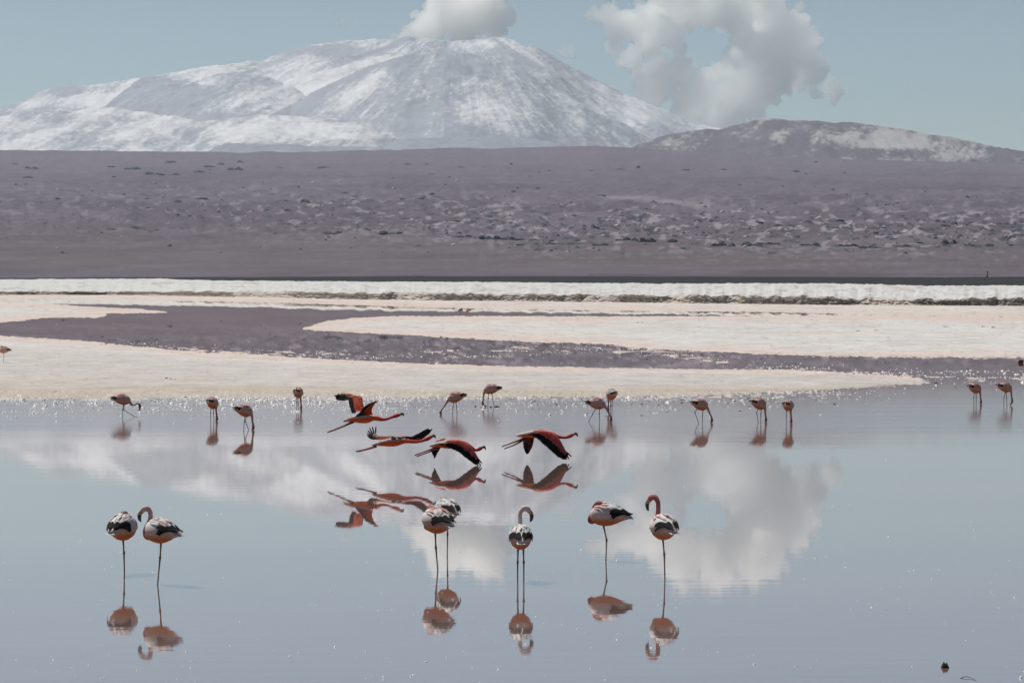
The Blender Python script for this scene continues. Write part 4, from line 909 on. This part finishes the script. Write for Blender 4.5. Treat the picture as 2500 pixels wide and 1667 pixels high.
A4 = scatter(1500, -100, 2600, lambda a, n: r.uniform(1040, 1667, n), lambda a, b_: np.clip(.25 + 1.2 * fbm(a / 130, b_ / 60, 3, 331), .02, 1) * sstep(1030, 1250, b_))
crumbs('foam_glint_flecks', A4, r.gamma(2.0, .0022, len(A4)) + .0035, (1.4, 1.38, 1.35), 'tiny white foam flecks and painted sun glints on the near water', flat=.9, seed=3)  # foam whitened further to pass for sun glints on the water
# scrub and pale stones over the plain
def plain_scatter(n, seed, dens):
    r = np.random.RandomState(seed); a = r.uniform(-200, 2700, n); b_ = r.uniform(395, 625, n)
    k = dens(a, b_) > r.rand(n); a, b_ = a[k], b_[k]; out = []
    j = np.searchsorted(qx, a).clip(1, len(qx) - 1)
    i = np.array([np.searchsorted(-PYp[:, jj], -bb) for jj, bb in zip(j, b_)]).clip(0, len(u) - 1)
    return np.stack([Xp[i, j], D[i, j], Zp[i, j]], 1) + np.stack([r.uniform(-4, 4, len(a)), r.uniform(-6, 6, len(a)), np.zeros(len(a))], 1)
zone_ = lambda a, b_: interp(a, [(0, .25), (500, .45), (1000, .75), (1400, 1), (2500, 1.1)]) * np.exp(-((b_ - interp(a, [(0, 505), (800, 515), (1300, 550), (2500, 560)])) / 50) ** 2)
S1 = plain_scatter(9500, 61, lambda a, b_: (.05 + .75 * zone_(a, b_)) * sstep(-.1, .4, fbm(a / 70, b_ / 16, 4, 401)))
crumbs('desert_scrub', S1, np.random.RandomState(62).gamma(2.2, .55, len(S1)) * (S1[:, 1] / 3000) + .4, (.12, .13, .165), 'dark scrub tufts and small stones dotted over the plain', 'rock', .8, 63)
S2 = plain_scatter(7500, 71, lambda a, b_: (.02 + .8 * zone_(a, b_)) * sstep(-.05, .4, fbm(a / 60, b_ / 14, 4, 411)))
crumbs('pale_stones', S2, np.random.RandomState(72).gamma(2.2, .7, len(S2)) * (S2[:, 1] / 3000) + .4, (.55, .48, .50), 'pale stones and dust patches strewn over the rocky slope', 'rock', .55, 73)
# ------------------------------------------------------------------ clouds
def cloud(name, circles, Dc, label, seed, dens, zo=(1400, 0), zs=3.36, vox=11.0):
    rnd = random.Random(seed); parts = []
    bm0 = bmesh.new(); bmesh.ops.create_icosphere(bm0, subdivisions=2, radius=1)
    bv = np.array([v.co[:] for v in bm0.verts]); bf = [tuple(v.index for v in f.verts) for f in bm0.faces]; bm0.free()
    for zx, zy, rz in circles:
        px, py, rp = zo[0] + zx / zs, zo[1] + zy / zs, rz / zs
        m = Dc / F; rr_ = rp * m
        c0 = np.array(at(px, py, Dc + rnd.uniform(-.8, .8) * rr_))
        parts.append((bv * rr_ * np.array([1, .9, 1]) + c0, bf, (1, 1, 1)))
        for _ in range(16):                                 # smaller puffs around
            a = rnd.uniform(0, 6.28); q = rnd.uniform(.09, .38); off = np.array([math.cos(a), rnd.uniform(-1, 1), math.sin(a)]) * rr_ * rnd.uniform(.85, 1.12)
            parts.append((bv * rr_ * q + c0 + off, bf, (1, 1, 1)))
    V, Fc, _ = join(parts)
    org = V.mean(0); V = V - org
    me = fuse(V, Fc, vox); me.name = name; co = coords(me)
    nr = np.empty(len(co) * 3, np.float32); me.vertices.foreach_get('normal', nr); nr = nr.reshape(-1, 3)
    k1 = np.array([mnoise.fractal(Vector(c_) / (vox * 9), .75, 2.1, 6) for c_ in co])
    co = co + nr * (k1 * vox * 2.2)[:, None]
    me.vertices.foreach_set('co', co.astype(np.float32).ravel()); me.update()
    o = link(name, me); o.location = tuple(org)
    m = bpy.data.materials.new(name); m.use_nodes = True; nt = m.node_tree; nt.nodes.remove(nt.nodes['Principled BSDF'])
    pv = node(nt, 'ShaderNodeVolumePrincipled'); pv.inputs['Color'].default_value = (1, 1, .995, 1); pv.inputs['Anisotropy'].default_value = .75; pv.inputs['Density'].default_value = dens
    nt.links.new(pv.outputs[0], nt.nodes['Material Output'].inputs['Volume'])
    m.cycles.homogeneous_volume = True
    me.materials.append(m)
    return tag(o, label, 'cloud')
BIG = [(160, 110, 60), (300, 110, 100), (330, 230, 90), (330, 370, 75), (450, 200, 140), (600, 150, 130), (750, 130, 140), (480, 480, 100), (620, 330, 120), (790, 300, 115), (560, 640, 100), (610, 780, 120), (700, 560, 120), (720, 700, 150), (880, 560, 105), (1000, 650, 85), (880, 410, 60), (900, 100, 140), (1050, 80, 130), (1200, 100, 130), (1350, 150, 150), (1500, 120, 150), (1600, 200, 160), (1750, 200, 140), (1850, 300, 120), (1930, 330, 95), (1390, 370, 100), (1290, 450, 85), (1200, 590, 95), (1110, 610, 65), (1500, 400, 170), (1650, 420, 170), (1800, 450, 150), (1950, 480, 105), (2000, 600, 95), (1450, 620, 170), (1650, 650, 160), (1850, 620, 130), (1000, 740, 120), (900, 860, 105), (1000, 930, 130), (1150, 800, 140), (1300, 800, 150), (1450, 850, 140), (1550, 760, 130), (1300, 950, 120), (2110, 700, 80), (1000, 1040, 110), (1150, 1000, 120), (1300, 1080, 110), (860, 980, 80), (2180, 760, 50), (2150, 820, 35), (1980, 760, 60), (900, -80, 150), (1200, -100, 160), (1500, -60, 150), (700, -10, 90), (1650, -20, 110), (1850, 60, 40)]
cloud('cloud', BIG, 23000, 'large puffy white cloud with a blue gap beside the volcano', 1, .017)
SMALL = [(1010, 82, 30), (1050, 60, 42), (1090, 35, 46), (1130, 60, 40), (1160, 20, 50), (1200, 60, 38), (1230, 40, 28), (1190, -10, 40), (1080, 0, 40), (985, 95, 16), (1130, 90, 30), (960, 92, 12)]
cloud('cloud', SMALL, 24000, 'low white cloud rising behind the volcano summit', 2, .02, (0, 0), 1.0)
cloud('cloud', [(1372, 130, 16), (1390, 125, 18), (1350, 138, 9), (1402, 138, 8)], 24000, 'faint small cloud wisp above the volcano shoulder', 3, .012, (0, 0), 1.0, 8.0)
cloud('cloud', [(815, 38, 10), (838, 50, 16), (858, 60, 12), (800, 34, 6)], 24000, 'very faint thin wisp of cloud in clear sky', 4, .004, (0, 0), 1.0, 8.0)

# ------------------------------------------------------------------ haze
me = bpy.data.meshes.new('haze'); bm = bmesh.new(); bmesh.ops.create_cube(bm, size=1)
bmesh.ops.scale(bm, vec=(18100, 19800, 1402.5), verts=bm.verts); bmesh.ops.translate(bm, vec=(0, 6800, 1402.5 / 2 - 2.5), verts=bm.verts)
bm.to_mesh(me); bm.free()
m = bpy.data.materials.new('haze'); m.use_nodes = True; nt = m.node_tree; nt.nodes.remove(nt.nodes['Principled BSDF'])
pv = node(nt, 'ShaderNodeVolumePrincipled'); pv.inputs['Color'].default_value = (.78, .89, .98, 1); pv.inputs['Density'].default_value = 2.9e-5; pv.inputs['Anisotropy'].default_value = .2
nt.links.new(pv.outputs[0], nt.nodes['Material Output'].inputs['Volume'])
m.cycles.homogeneous_volume = True
tag(link('haze', me, m), 'pale blue haze filling the air over the lagoon', kind='stuff')
